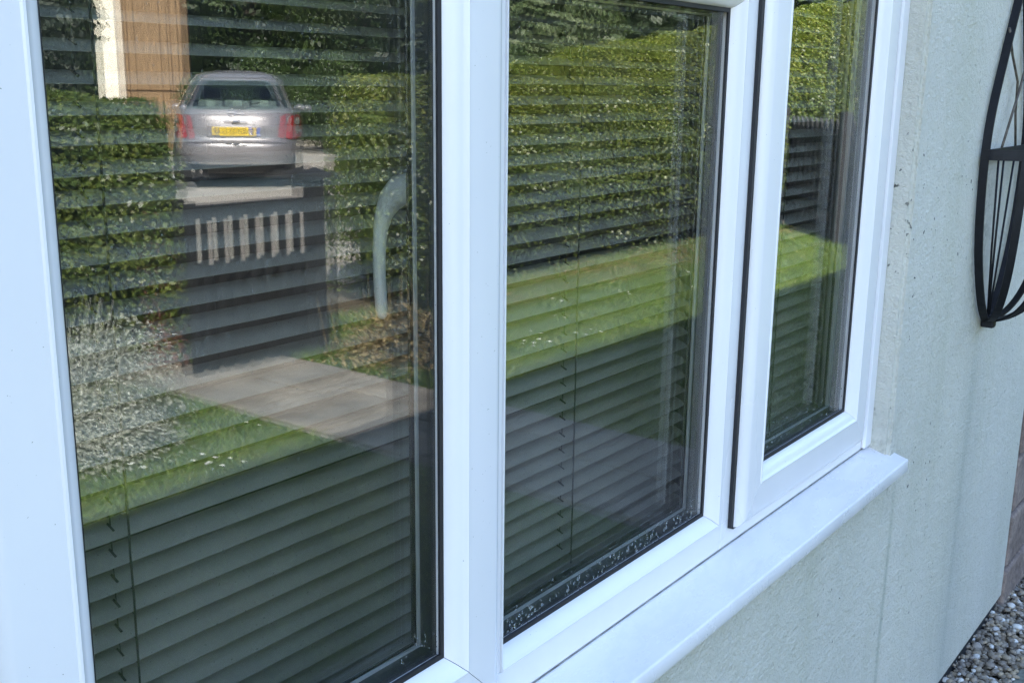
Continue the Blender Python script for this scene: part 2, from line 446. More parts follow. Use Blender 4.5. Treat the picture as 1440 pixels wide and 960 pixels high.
# dark paving slabs by the house, beyond the gravel strip
patio2 = sheet('side_paving', [(2.02, -0.75), (2.80, -0.75), (2.80, -0.16), (2.02, -0.16)], 0.002, M['mortar'])
for i in range(2):
    xa = 2.03 + i * 0.385
    box('slab', (xa, -0.74, 0.0), (xa + 0.375, -0.155, 0.018 + random.uniform(-0.002, 0.002)), M['slab_dark'], patio2, bevel=0.005)
box('slab', (2.815, -0.74, 0.0), (3.60, -0.155, 0.0265), M['slab_dark'], patio2, bevel=0.005)

# gravel strip along the wall
def gravel():
    ico = bmesh.new(); bmesh.ops.create_icosphere(ico, subdivisions=2, radius=1.0)
    bv = np.array([v.co[:] for v in ico.verts]); bf = np.array([[v.index for v in f.verts] for f in ico.faces]); ico.free()
    V, F = [], []; n0 = 0
    for layer in range(3):
        cnt = (2600, 2000, 1300)[layer]
        for i in range(cnt):
            x = random.uniform(1.7, 4.2); y = random.uniform(-0.160, 0.03)
            r = random.uniform(0.0045, 0.0085) * (1.25 if random.random() < 0.15 else 1)
            s = np.array([r * random.uniform(0.9, 1.5), r * random.uniform(0.8, 1.2), r * random.uniform(0.5, 0.85)])
            p = bv * (1 + 0.13 * np.sin(bv[:, [1, 2, 0]] * random.uniform(2, 4) + random.uniform(0, 6))) * s
            a, b_ = random.uniform(0, 6.28), random.uniform(-0.5, 0.5)
            ca, sa, cb, sb = math.cos(a), math.sin(a), math.cos(b_), math.sin(b_)
            R = np.array([[ca, -sa, 0], [sa, ca, 0], [0, 0, 1]]) @ np.array([[1, 0, 0], [0, cb, -sb], [0, sb, cb]])
            V.append(p @ R.T + [x, y, 0.004 + layer * 0.0075 + random.uniform(0, 0.005)])
            F.append(bf + n0); n0 += len(bv)
    o = mesh('gravel', np.concatenate(V).tolist(), np.concatenate(F).tolist(), M['pebble'], None, smooth=True, fix=False)
    tag(o, 'strip of mixed grey and buff pebbles along the foot of the wall', 'gravel', kind='stuff')
gravel()

# ------------------------------------------------------------------ the house
house = empty('house', (0, 0, 0))
tag(house, 'pale grey-green rendered house wall carrying the white window', 'house')
OX0, OX1, OZ0, OZ1 = 0.22, 1.837, 0.7285, 2.03   # window opening
WX0, WX1, WZ0, WZ1 = -5.0, 2.915, 0.055, 2.71
def house_wall():
    bm = bmesh.new()
    xs = [WX0, OX0, OX1, WX1]; zs = [WZ0, OZ0, OZ1, WZ1]
    fr = [[bm.verts.new((x, WF, z)) for z in zs] for x in xs]
    bk = [[bm.verts.new((x, 0.075, z)) for z in zs] for x in xs]
    for i in range(3):
        for j in range(3):
            if i == 1 and j == 1: continue
            bm.faces.new((fr[i][j], fr[i + 1][j], fr[i + 1][j + 1], fr[i][j + 1]))
            bm.faces.new((bk[i][j], bk[i][j + 1], bk[i + 1][j + 1], bk[i + 1][j]))
    for (i, j, i2, j2) in ((1, 1, 2, 1), (2, 1, 2, 2), (2, 2, 1, 2), (1, 2, 1, 1)):
        bm.faces.new((fr[i][j], fr[i2][j2], bk[i2][j2], bk[i][j]))
    for i in range(3):
        bm.faces.new((fr[i][0], fr[i + 1][0], bk[i + 1][0], bk[i][0])); bm.faces.new((fr[i][3], fr[i + 1][3], bk[i + 1][3], bk[i][3]))
        bm.faces.new((fr[0][i], fr[0][i + 1], bk[0][i + 1], bk[0][i])); bm.faces.new((fr[3][i], fr[3][i + 1], bk[3][i + 1], bk[3][i]))
    bmesh.ops.recalc_face_normals(bm, faces=bm.faces)
    def is_edge(e):
        a, b = e.verts[0].co, e.verts[1].co
        if abs(a.y - WF) > 1e-5 or abs(b.y - WF) > 1e-5: return False
        return e.calc_face_angle(0) > 1.0
    bmesh.ops.bevel(bm, geom=[e for e in bm.edges if is_edge(e)], offset=0.007, segments=3, affect='EDGES')
    me = bpy.data.meshes.new('wall'); bm.to_mesh(me); bm.free(); me.materials.append(M['render'])
    return link(bpy.data.objects.new('wall', me), house)
house_wall()
box('painted_gap', (WX0, -0.028, 0.0), (WX1 - 0.004, 0.07, 0.0545), M['black_edge'], house)  # black filler strip: the shaded open gap below the wall, painted in
# stone-built continuation of the front, beyond the rendered part
sw = box('stone_wall', (2.937, -0.020, -0.01), (9.2, 0.24, 2.71), M['mortar'], house)
random.seed(21)
zz = -0.03; row = 0
while zz < 2.5:
    hgt = random.choice((0.145, 0.15, 0.16)); xx = 2.938
    first = True
    while xx < 4.6:
        ln = random.uniform(0.26, 0.46) * (0.6 if first and row % 2 else 1)
        pr = random.uniform(-0.046, -0.036)
        o = box('stone', (xx + 0.001, pr, zz), (min(xx + ln, 4.62), -0.0195, zz + hgt), M['stone'], sw, bevel=0.008)
        xx += ln + 0.012; first = False
    zz += hgt + 0.012; row += 1
# roof and eaves
EZ, EY = 2.73, -0.25
roofm = MB().add([(-5.3, EY, EZ), (9.4, EY, EZ), (9.4, 3.6, EZ + 2.5), (-5.3, 3.6, EZ + 2.5), (-5.3, 7.4, EZ), (9.4, 7.4, EZ)],
                 [(0, 1, 2, 3), (3, 2, 5, 4), (0, 3, 4), (1, 5, 2), (0, 4, 5, 1)])
roofm.build('roof', M['roof'], house)
box('fascia', (-5.3, EY - 0.022, EZ - 0.14), (9.4, EY - 0.001, EZ + 0.012), M['upvc'], house)
box('soffit', (-5.3, EY, EZ - 0.018), (9.4, WF - 0.002, EZ - 0.004), M['upvc'], house)
MB().tube([(-5.3, EY - 0.075, EZ - 0.03), (9.4, EY - 0.075, EZ - 0.03)], 0.052, 10).build('gutter', M['black_trim'], house)
# side and back walls so that the building is closed
box('side_wall', (-5.0, 0.241, 0.0), (-4.8, 7.2, 2.71), M['render'], house)
box('side_wall', (9.0, 0.241, 0.0), (9.2, 7.2, 2.71), M['stone'], house)
box('back_wall', (-4.799, 7.0, 0.0), (8.999, 7.2, 2.71), M['render'], house)
# the room behind the window
rm = MB().add([(-0.6, 0.085, 0.02), (3.2, 0.085, 0.02), (3.2, 3.6, 0.02), (-0.6, 3.6, 0.02)], [(0, 1, 2, 3)]).build('room_floor', M['room_floor'])
tag(rm, kind='structure')
rw = MB().add([(-0.6, 0.085, 0.02), (3.2, 0.085, 0.02), (3.2, 3.6, 0.02), (-0.6, 3.6, 0.02), (-0.6, 0.085, 2.4), (3.2, 0.085, 2.4), (3.2, 3.6, 2.4), (-0.6, 3.6, 2.4)],
              [(1, 2, 6, 5), (2, 3, 7, 6), (3, 0, 4, 7), (4, 5, 6, 7)]).build('room_wall', M['room'])
tag(rw, kind='structure')

# ------------------------------------------------------------------ the window
window = empty('window', (1.03, 0, 0.75))
tag(window, 'white plastic three-light casement window with projecting sill', 'window')
bpy.context.view_layer.update()
WOFF = Vector((1.03, 0, 0.75))
def wpart(o):
    # geometry is written in world coordinates; shift it into the window's own frame
    o.data.transform(Matrix.Translation(-WOFF)); return o

def mitre_bars(rect, prof, names, mat, parent, gap=0.00045, smooth=True):
    """four mitred bars round a rectangle; prof = [(offset inward, y)]"""
    x0, x1, z0, z1 = rect
    out = []
    n = len(prof)
    ends = {'bottom': lambda o: ((x0 + o, z0 + o), (x1 - o, z0 + o)), 'top': lambda o: ((x1 - o, z1 - o), (x0 + o, z1 - o)),
            'left': lambda o: ((x0 + o, z1 - o), (x0 + o, z0 + o)), 'right': lambda o: ((x1 - o, z0 + o), (x1 - o, z1 - o))}
    for side, nm in names:
        v = []
        for e in (0, 1):
            for (o, y) in prof:
                (a, b) = ends[side](o)
                d = Vector((b[0] - a[0], b[1] - a[1])).normalized() * gap
                p = (a[0] + d[0], a[1] + d[1]) if e == 0 else (b[0] - d[0], b[1] - d[1])
                v.append((p[0], y, p[1]))
        f = [(i, (i + 1) % n, n + (i + 1) % n, n + i) for i in range(n)]
        f += [tuple(range(n))[::-1], tuple(range(n, 2 * n))]
        o = mesh(nm, v, f, mat, parent)
        if smooth:
            me = o.data
            me.polygons.foreach_set('use_smooth', [len(p.vertices) == 4 for p in me.polygons])
            bm = bmesh.new(); bm.from_mesh(me)
            for e in bm.edges: e.smooth = e.calc_face_angle(0) < 0.6
            bm.to_mesh(me); bm.free()
        out.append(wpart(o))
    return out
FOUR = (('bottom', 'rail'), ('top', 'rail'), ('left', 'stile'), ('right', 'stile'))
def loop(rect, o0, o1, y0, y1, name, mat, parent, left=None):
    x0, x1, z0, z1 = rect
    v, f = [], []
    for o in (o0, o1):
        ol = left if (left is not None and o == o1) else o
        for y in (y0, y1):
            v += [(x0 + ol, y, z0 + o), (x1 - o, y, z0 + o), (x1 - o, y, z1 - o), (x0 + ol, y, z1 - o)]
    for k in range(4):
        q = (k + 1) % 4
        f += [(k, q, 4 + q, 4 + k), (8 + k, 12 + k, 12 + q, 8 + q), (k, 8 + k, 8 + q, q), (4 + k, 4 + q, 12 + q, 12 + k)]
    return wpart(mesh(name, v, f, mat, parent))

SASH = [(0.0, 0.003), (0.0, -0.0045), (0.0008, -0.0085), (0.0030, -0.0125), (0.0065, -0.0157), (0.0105, -0.0175), (0.014, -0.0180),
        (0.0508, -0.0180), (0.0520, -0.0192), (0.0536, -0.0194), (0.0550, -0.0176), (0.0590, -0.0152), (0.0630, -0.0125), (0.0665, -0.0085), (0.0688, -0.0045), (0.0700, -0.0015),
        (0.0700, 0.030), (0.0685, 0.036), (0.060, 0.0448), (0.050, 0.0500), (0.004, 0.0500)]
def pane(rect, inset, y, tilt, mat, parent, name='glass_pane', th=0.004):
    x0, x1, z0, z1 = rect
    x0 += inset; x1 -= inset; z0 += inset; z1 -= inset
    cx, cz = (x0 + x1) / 2, (z0 + z1) / 2
    o = box(name, (x0 - cx, 0, z0 - cz), (x1 - cx, th, z1 - cz), mat, parent)
    # a real pane is never quite square in its frame
    o.data.transform(Matrix.Rotation(rad(tilt[0]), 4, 'Z') @ Matrix.Rotation(rad(tilt[1]), 4, 'X'))
    o.data.transform(Matrix.Translation((cx, y, cz)))
    return wpart(o)

def sash(rect, tilt_out, tilt_in, label):
    s = empty('sash', (0, 0, 0), parent=window)
    s['label'] = label
    mitre_bars(rect, SASH, FOUR, M['upvc'], s)
    pane(rect, 0.064, 0.0005, tilt_out, M['glass'], s)
    pane(rect, 0.0645, 0.0245, tilt_in, M['glass_in'], s, 'inner_pane')
    loop(rect, 0.0695, 0.0745, -0.0028, -0.0002, 'gasket', M['gasket'], s, left=0.0706)
    loop(rect, 0.066, 0.0760, 0.0062, 0.0205, 'spacer_bar', M['spacer'], s)
    loop(rect, 0.0755, 0.0785, 0.0206, 0.0232, 'spacer_trim', M['alu'], s)
    loop(rect, 0.0695, 0.0745, 0.0305, 0.0335, 'inner_gasket', M['gasket'], s)
    return s
LEFT = (0.275, 0.7605, 0.776, 1.975)
RIGHT = (1.2947, 1.7707, 0.776, 1.975)
sL = sash(LEFT, (0.0, 0.0), (0.14, 0.03), 'opening sash with an inside handle, nearest the camera')
sR = sash(RIGHT, (0.0, 0.0), (-0.10, 0.04), 'opening sash beside the rendered wall')
TOP = (0.766, 1.2740, 1.492, 1.975)
sT = sash(TOP, (0.0, 0.0), (0.1, 0.0), 'top-hung sash over the fixed middle pane')
# fixed frame: bars butt end to end
FY1 = 0.050
def fbar(name, a, b, bevel=0.0012):
    return wpart(box(name, a, b, M['upvc'], window, bevel=bevel))
fbar('frame_rail', (0.2205, 0.0, 0.7515), (1.8365, FY1, 0.7880))
fbar('frame_rail', (0.2205, 0.0, 1.9850), (1.8365, FY1, 2.0295))
fbar('frame_jamb', (0.2205, 0.0, 0.7883), (0.3100, FY1, 1.9847))
fbar('frame_jamb', (1.7400, 0.0, 0.7883), (1.8365, FY1, 1.9847))
fbar('mullion', (0.7050, 0.0, 0.7883), (0.7800, FY1, 1.9847))
fbar('mullion', (1.2590, 0.0, 0.7883), (1.3350, FY1, 1.9847))
fbar('transom', (0.7803, 0.0, 1.4710), (1.2587, FY1, 1.5150))
# a slim edge trim against the reveal
fbar('edge_trim', (1.8050, -0.0075, 0.7535), (1.8368, -0.0002, 2.0290), 0.003)
# middle light: ovolo bead, fixed double glazing
MID = (0.7803, 1.2587, 0.7883, 1.4707)
BEAD = [(-0.0, 0.004), (0.0, 0.0), (0.0006, -0.0012), (0.0020, -0.0016), (0.0034, 0.0000), (0.0065, 0.0024), (0.0100, 0.0055), (0.0130, 0.0095), (0.0150, 0.0135), (0.0160, 0.0165),
        (0.0160, 0.0470), (0.0140, 0.0500), (0.006, 0.0550), (0.0, 0.0600)]
mitre_bars(MID, BEAD, (('bottom', 'glazing_bead'), ('top', 'glazing_bead'), ('left', 'glazing_bead'), ('right', 'glazing_bead')), M['upvc'], window)
mp = pane(MID, 0.010, 0.0185, (0.0, 0.0), M['glass'], window)
pane(MID, 0.0105, 0.0425, (0.10, 0.05), M['glass_in'], window, 'inner_pane')
loop(MID, 0.0155, 0.0205, 0.0152, 0.0180, 'gasket', M['gasket'], window)
loop(MID, 0.012, 0.0220, 0.0242, 0.0385, 'spacer_bar', M['spacer'], window)
loop(MID, 0.0215, 0.0245, 0.0386, 0.0412, 'spacer_trim', M['alu'], window)
loop(MID, 0.0155, 0.0205, 0.0466, 0.0490, 'inner_gasket', M['gasket'], window)
# black weather seals between the opening sashes and the frame
wpart(box('weather_seal', (1.2868, -0.0052, 0.7765), (1.2944, -0.0003, 1.975), M['gasket'], window))
wpart(box('weather_seal', (0.7608, -0.0052, 0.7765), (0.7655, -0.0003, 1.975), M['gasket'], window))
wpart(box('weather_seal', (1.2955, -0.0048, 0.7728), (1.7700, -0.0003, 0.7757), M['gasket'], window))
wpart(box('weather_seal', (0.2760, -0.0048, 0.7728), (0.7600, -0.0003, 0.7757), M['gasket'], window))
wpart(box('weather_seal', (1.7709, -0.0048, 0.7765), (1.7735, -0.0003, 1.975), M['gasket'], window))

# sill: sloping board with a rolled front edge, lapping under the frame
def sill():
    prof = [(0.06, 0.7508), (0.004, 0.7508), (-0.003, 0.7494), (-0.020, 0.7440), (-0.0605, 0.7318), (-0.0628, 0.7316), (-0.0648, 0.7308), (-0.0658, 0.7290),
            (-0.0660, 0.7130), (-0.0648, 0.7088), (-0.0610, 0.7072), (-0.0570, 0.7085), (-0.0565, 0.7140), (-0.0555, 0.7255), (-0.044, 0.7292), (0.06, 0.7292)]
    x0, x1 = 0.178, 1.8665
    n = len(prof)
    xs = [x0, x0 + 0.0015, x1 - 0.0015, x1]
    v = []
    cy = sum(p[0] for p in prof) / n; cz = sum(p[1] for p in prof) / n
    for i, x in enumerate(xs):
        s = 0.985 if i in (0, 3) else 1.0
        v += [(x, cy + (y - cy) * s, cz + (z - cz) * s) for (y, z) in prof]
    f = []
    for i in range(3):
        f += [(i * n + k, i * n + (k + 1) % n, (i + 1) * n + (k + 1) % n, (i + 1) * n + k) for k in range(n)]
    f += [tuple(range(n))[::-1], tuple(range(3 * n, 4 * n))]
    # notch: ends outside the opening stop at the wall face
    v2 = []
    o = mesh('window_sill', v, f, M['sill'], window)
    bm = bmesh.new(); bm.from_mesh(o.data)
    for e in bm.edges: e.smooth = e.calc_face_angle(0) < 0.75
    for fc in bm.faces: fc.smooth = len(fc.verts) == 4
    bm.to_mesh(o.data); bm.free()
    wpart(o)
sill()

# grimy mastic line where the frame sits on the sill
M['mastic'] = plain('grimy_mastic', (0.22, 0.22, 0.21), 0.8, var=0.7, scale=35)
wpart(box('mastic', (0.222, -0.0012, 0.7506), (1.835, -0.0002, 0.7517), M['mastic'], window))
# inside handle on the near sash
def handle():
    pts, rr = [], []
    ctrl = [((0.7330, 0.0540, 1.268), 0.0125), ((0.7328, 0.0700, 1.270), 0.0145), ((0.7326, 0.0850, 1.267), 0.0142), ((0.7324, 0.0965, 1.257), 0.0120), ((0.7322, 0.1045, 1.244), 0.0092),
            ((0.7320, 0.1090, 1.229), 0.0074), ((0.7318, 0.1110, 1.208), 0.0067), ((0.7316, 0.1110, 1.185), 0.0064), ((0.7314, 0.1095, 1.165), 0.0064), ((0.7312, 0.1085, 1.152), 0.0062), ((0.7311, 0.1080, 1.1470), 0.0052), ((0.7311, 0.1080, 1.1445), 0.0030)]
    b = MB().tube([c[0] for c in ctrl], [c[1] for c in ctrl], 16, flat=0.85, up=(1, 0, 0))
    h = b.build('handle', M['handle'], window, smooth=True)
    wpart(h)
    p = wpart(box('handle_plate', (0.7195, 0.0501, 1.235), (0.7465, 0.0570, 1.375), M['handle'], window, bevel=0.003))
handle()

# drops of water along the foot of the middle pane
def drops():
    ico = bmesh.new(); bmesh.ops.create_icosphere(ico, subdivisions=1, radius=1.0)
    bv = np.array([v.co[:] for v in ico.verts]); bf = np.array([[v.index for v in f.verts] for f in ico.faces]); ico.free()
    V, F = [], []; n0 = 0
    rnd = random.Random(5)
    def put(x, z, r, y):
        nonlocal n0
        s = np.array([r * rnd.uniform(0.7, 1.1), r * 0.45, r * rnd.uniform(0.9, 1.7)])
        V.append(bv * s + [x, y, z]); F.append(bf + n0); n0 += len(bv)
    zb = MID[2]
    for i in range(190):
        t = rnd.random() ** 1.6
        put(rnd.uniform(0.80, 1.238), zb + 0.021 + 0.050 * t * rnd.uniform(0.5, 1), rnd.uniform(0.0004, 0.0015) * (1.2 - 0.7 * t), 0.0183)
    for i in range(70):
        put(rnd.uniform(0.80, 1.238), zb + rnd.uniform(0.024, 0.040), rnd.uniform(0.0009, 0.0021), 0.0183)
    for i in range(60):
        put(rnd.uniform(1.37, 1.70), RIGHT[2] + 0.07 + rnd.uniform(0.006, 0.05), rnd.uniform(0.0006, 0.0016), 0.0003)
    for i in range(40):
        put(rnd.uniform(0.62, 0.685), LEFT[2] + 0.07 + rnd.uniform(0.006, 0.04), rnd.uniform(0.0003, 0.0009), 0.0003)
    o = mesh('water_drops', np.concatenate(V).tolist(), np.concatenate(F).tolist(), M['drop'], window, smooth=True, fix=False)
    wpart(o); o['kind'] = 'stuff'
drops()

# ------------------------------------------------------------------ venetian blinds
def slat_mesh(length):
    w, n, th, sag = 0.0255, 6, 0.00035, 0.0016
    pr = []
    for i in range(n + 1):
        t = i / n * 2 - 1
        pr.append((t * w / 2, sag * (1 - t * t)))
    ring = pr + [(y, z - th) for (y, z) in reversed(pr)]
    m = len(ring); v = []
    for x in (0, length): v += [(x, y, z) for (y, z) in ring]
    f = [(k, (k + 1) % m, m + (k + 1) % m, m + k) for k in range(m)]
    for i in range(n):
        a, b = i, i + 1; c, d = m - 1 - (i + 1), m - 1 - i
        f.append((a, b, c, d)); f.append((m + a, m + d, m + c, m + b))
    me = mesh_data('slat', v, f, M['slat'], True)
    bm = bmesh.new(); bm.from_mesh(me); bmesh.ops.recalc_face_normals(bm, faces=bm.faces)
    for e in bm.edges: e.smooth = e.calc_face_angle(0) < 0.8
    bm.to_mesh(me); bm.free()
    return me
def blind(x0, x1, cords, y, label, zoff=0.0):
    b = empty('venetian_blind', (x0, y, 0.74))
    tag(b, label, 'blind', 'grey venetian blinds hanging behind the window')
    me = slat_mesh(x1 - x0)
    pitch, tilt = 0.0222, 22.5
    zs = []
    z = 0.765 + zoff
    while z < 1.985: zs.append(z); z += pitch
    rnd = random.Random(int(x0 * 1000))
    for z in zs:
        s = bpy.data.objects.new('slat', me)
        s.location = (0, rnd.uniform(-0.0006, 0.0006), z - 0.74 + rnd.uniform(-0.0006, 0.0006)); s.rotation_euler = (rad(tilt + rnd.uniform(-1.2, 1.2)), rnd.uniform(-0.0012, 0.0012), 0)
        link(s, b)
    MB().box((0, -0.019, 1.255), (x1 - x0, 0.019, 1.285)).build('head_rail', M['slat'], b, bevel=0.002)
    MB().box((0, -0.013, 0.003), (x1 - x0, 0.013, 0.013)).build('bottom_rail', M['slat'], b, bevel=0.002)
    for cx in cords:
        lc = MB()
        ztop = 1.26; zl = 0.01
        dy, dz = math.cos(rad(tilt)) * 0.0135, math.sin(rad(tilt)) * 0.0135
        pts = []
        zz = zl
        while zz < ztop:
            pts.append((cx - x0 + rnd.uniform(-0.0003, 0.0003), -dy - 0.0012, zz)); zz += 0.02
        lc.tube(pts, 0.0010, 5)
        lc.tube([(cx - x0, dy + 0.001, zl), (cx - x0, dy + 0.001, ztop)], 0.0006, 5)
        for z in zs:   # rungs and cord slots
            zc = z - 0.74
            lc.tube([(cx - x0, -dy, zc - dz - 0.0012), (cx - x0, dy, zc + dz - 0.0012)], 0.0005, 4)
            lc.tube([(cx - x0 - 0.0075, -0.0046, zc + 0.0001), (cx - x0 - 0.0075, 0.0040, zc + 0.0042)], 0.0011, 5)
        lc.build('ladder_cord', M['cord'], b)
        lcc = MB().tube([(cx - x0 - 0.0075, 0.0, zl), (cx - x0 - 0.0075, 0.0, ztop)], 0.0006, 5).build('lift_cord', M['cord'], b)
    return b
blind(0.225, 0.905, (0.465, 0.885), 0.150, 'grey slatted blind behind the near sash with the handle')
blind(0.935, 1.412, (1.108,), 0.150, 'grey slatted blind behind the fixed middle pane', 0.004)
blind(1.420, 1.778, (1.575,), 0.086, 'grey slatted blind behind the sash next to the rendered wall', -0.003)

# ------------------------------------------------------------------ wall basket
def basket():
    b = empty('wall_basket', (2.377, WF, 0.891))
    tag(b, 'black iron half-round wall basket with arched back, hung on the rendered wall', 'basket')
    hw, dep, zr, zb = 0.160, 0.150, 0.353, 0.0
    def strap(pts, wid, name, mat=M['iron'], th=0.004, flatdir=None):
        # flat iron strip along a path; flatdir(p) gives the direction of the strip's width
        v, f = [], []
        P = [Vector(p) for p in pts]
        for i, p in enumerate(P):
            t = (P[min(i + 1, len(P) - 1)] - P[max(i - 1, 0)]).normalized()
            wdir = flatdir(p, t).normalized(); nd = t.cross(wdir).normalized()
            for a, c in ((-1, -1), (1, -1), (1, 1), (-1, 1)):
                v.append(p + wdir * a * wid / 2 + nd * c * th / 2)
        for i in range(len(P) - 1):
            for k in range(4):
                f.append((i * 4 + k, i * 4 + (k + 1) % 4, i * 4 + 4 + (k + 1) % 4, i * 4 + 4 + k))
        f += [(3, 2, 1, 0), tuple(len(v) - 4 + k for k in range(4))]
        return mesh(name, v, f, mat, b)
    off = -0.0095
    # back hoop on the wall: lower half pointed, upper half arched
    HOOP = [(0.004, 0.0), (0.030, 0.015), (0.060, 0.042), (0.100, 0.100), (0.128, 0.155), (0.146, 0.215), (0.157, 0.285), (0.160, 0.353), (0.153, 0.405), (0.137, 0.452), (0.112, 0.500), (0.074, 0.572), (0.034, 0.645), (0.004, 0.700)]
    def half(s):
        hz = np.array([p[1] for p in HOOP]); hx = np.array([p[0] for p in HOOP])
        # arc-length resampling keeps the bend smooth
        cl = np.concatenate([[0], np.cumsum(np.hypot(np.diff(hx), np.diff(hz)))]); q = np.linspace(0, cl[-1], 44)
        X, Z = np.interp(q, cl, hx), np.interp(q, cl, hz)
        for _ in range(3):
            X[1:-1] = (X[:-2] + 2 * X[1:-1] + X[2:]) / 4; Z[1:-1] = (Z[:-2] + 2 * Z[1:-1] + Z[2:]) / 4
        return [(s * x, off - 0.0015, z) for x, z in zip(X, Z)]
    for s in (-1, 1):
        strap(half(s), 0.0155, 'back_hoop', flatdir=lambda p, t: Vector((0, 1, 0)), th=0.005)
    # rim: wall bar and half-round front band
    strap([(-hw - 0.004, off - 0.009, zr), (hw + 0.004, off - 0.009, zr)], 0.020, 'rim_bar', flatdir=lambda p, t: Vector((0, 0, 1)))
    rim = [(-hw * math.cos(a), off - dep * math.sin(a), zr) for a in [math.pi * i / 28 for i in range(29)]]
    strap(rim, 0.020, 'rim', flatdir=lambda p, t: Vector((0, 0, 1)), th=0.004)
    # ribs from the rim down to the point at the wall
    for a in (28, 62, 90, 118, 152):
        ca, sa = math.cos(rad(a)), math.sin(rad(a))
        pts = []
        for i in range(21):
            t = i / 20
            r = math.sin((1 - t) * math.pi / 2) ** 0.7 if t < 1 else 0
            r = 0.03 + 0.97 * r
            pts.append((-hw * ca * r, off - dep * sa * r, zb + 0.004 + (zr - 0.004) * (1 - t) ** 1.0 * (0.25 + 0.75 * (1 - t))))
        strap(pts, 0.0145, 'rib', flatdir=lambda p, t, ca=ca, sa=sa: Vector((sa * hw, -ca * dep, 0)))
    MB().box((-0.012, off - 0.018, -0.010), (0.012, -0.001, 0.016)).build('foot', M['iron'], b, bevel=0.004)
    # thin bent wires across the back
    def wire(pts, mat, r=0.0026):
        MB().tube(pts, r, 6).build('wire', mat, b, smooth=True)
    wire([(-0.075, off, 0.590), (-0.045, off - 0.004, 0.540), (0.02, off - 0.004, 0.490), (0.026, off - 0.005, 0.43), (0.070, off - 0.004, 0.345)], M['rust'])
    wire([(-0.068, off - 0.006, 0.350), (0.022, off - 0.008, 0.470), (0.100, off - 0.006, 0.575), (0.110, off - 0.004, 0.62)], M['rust'])
    wire([(-0.060, off - 0.003, 0.345), (-0.035, off - 0.003, 0.16), (-0.006, off - 0.003, 0.01)], M['iron'], 0.0022)
    wire([(-0.022, off - 0.004, 0.345), (-0.016, off - 0.004, 0.16), (-0.002, off - 0.003, 0.01)], M['iron'], 0.0022)
    wire([(0.070, off - 0.003, 0.345), (0.03, off - 0.003, 0.14), (0.003, off - 0.003, 0.01)], M['iron'], 0.0022)
basket()

# ------------------------------------------------------------------ foliage
def leaf_cloud(name, P, Nn, size, aspect, mat, parent, jitter=0.7, droop=0.0):
    n = len(P)
    P = np.asarray(P, float); Nn = np.asarray(Nn, float)
    Nn = Nn / (np.linalg.norm(Nn, axis=1, keepdims=True) + 1e-9) + RNG.normal(0, jitter, (n, 3)) * 0.75
    Nn /= np.linalg.norm(Nn, axis=1, keepdims=True) + 1e-9
    T = RNG.normal(0, 1, (n, 3)); T[:, 2] -= droop
    T -= Nn * np.sum(T * Nn, axis=1, keepdims=True); T /= np.linalg.norm(T, axis=1, keepdims=True) + 1e-9
    B = np.cross(Nn, T)
    s = np.asarray(size).reshape(-1, 1)
    fold = Nn * s * 0.12
    V = np.empty((n, 4, 3))
    V[:, 0] = P - T * s * 0.5; V[:, 1] = P + B * s * aspect * 0.5 + T * s * 0.05 + fold
    V[:, 2] = P + T * s * 0.5; V[:, 3] = P - B * s * aspect * 0.5 + T * s * 0.05 + fold
    me = bpy.data.meshes.new(name)
    me.vertices.add(n * 4); me.vertices.foreach_set('co', V.reshape(-1))
    me.loops.add(n * 4); me.loops.foreach_set('vertex_index', np.arange(n * 4, dtype=np.int32))
    me.polygons.add(n); me.polygons.foreach_set('loop_start', np.arange(0, n * 4, 4, dtype=np.int32)); me.polygons.foreach_set('loop_total', np.full(n, 4, dtype=np.int32))
    me.materials.append(mat); me.update(); me.validate()
    o = bpy.data.objects.new(name, me)
    return link(o, parent)

def wob(x, y, z, s):
    return (np.sin(x * 2.1 * s + 1.3) * np.cos(z * 2.7 * s + 0.4) + 0.6 * np.sin(x * 5.3 * s + y * 3.1 * s + 2.0) + 0.5 * np.cos(z * 6.1 * s + x * 1.7 * s) + 0.4 * np.sin(x * 11 * s + z * 9 * s)) / 2.5

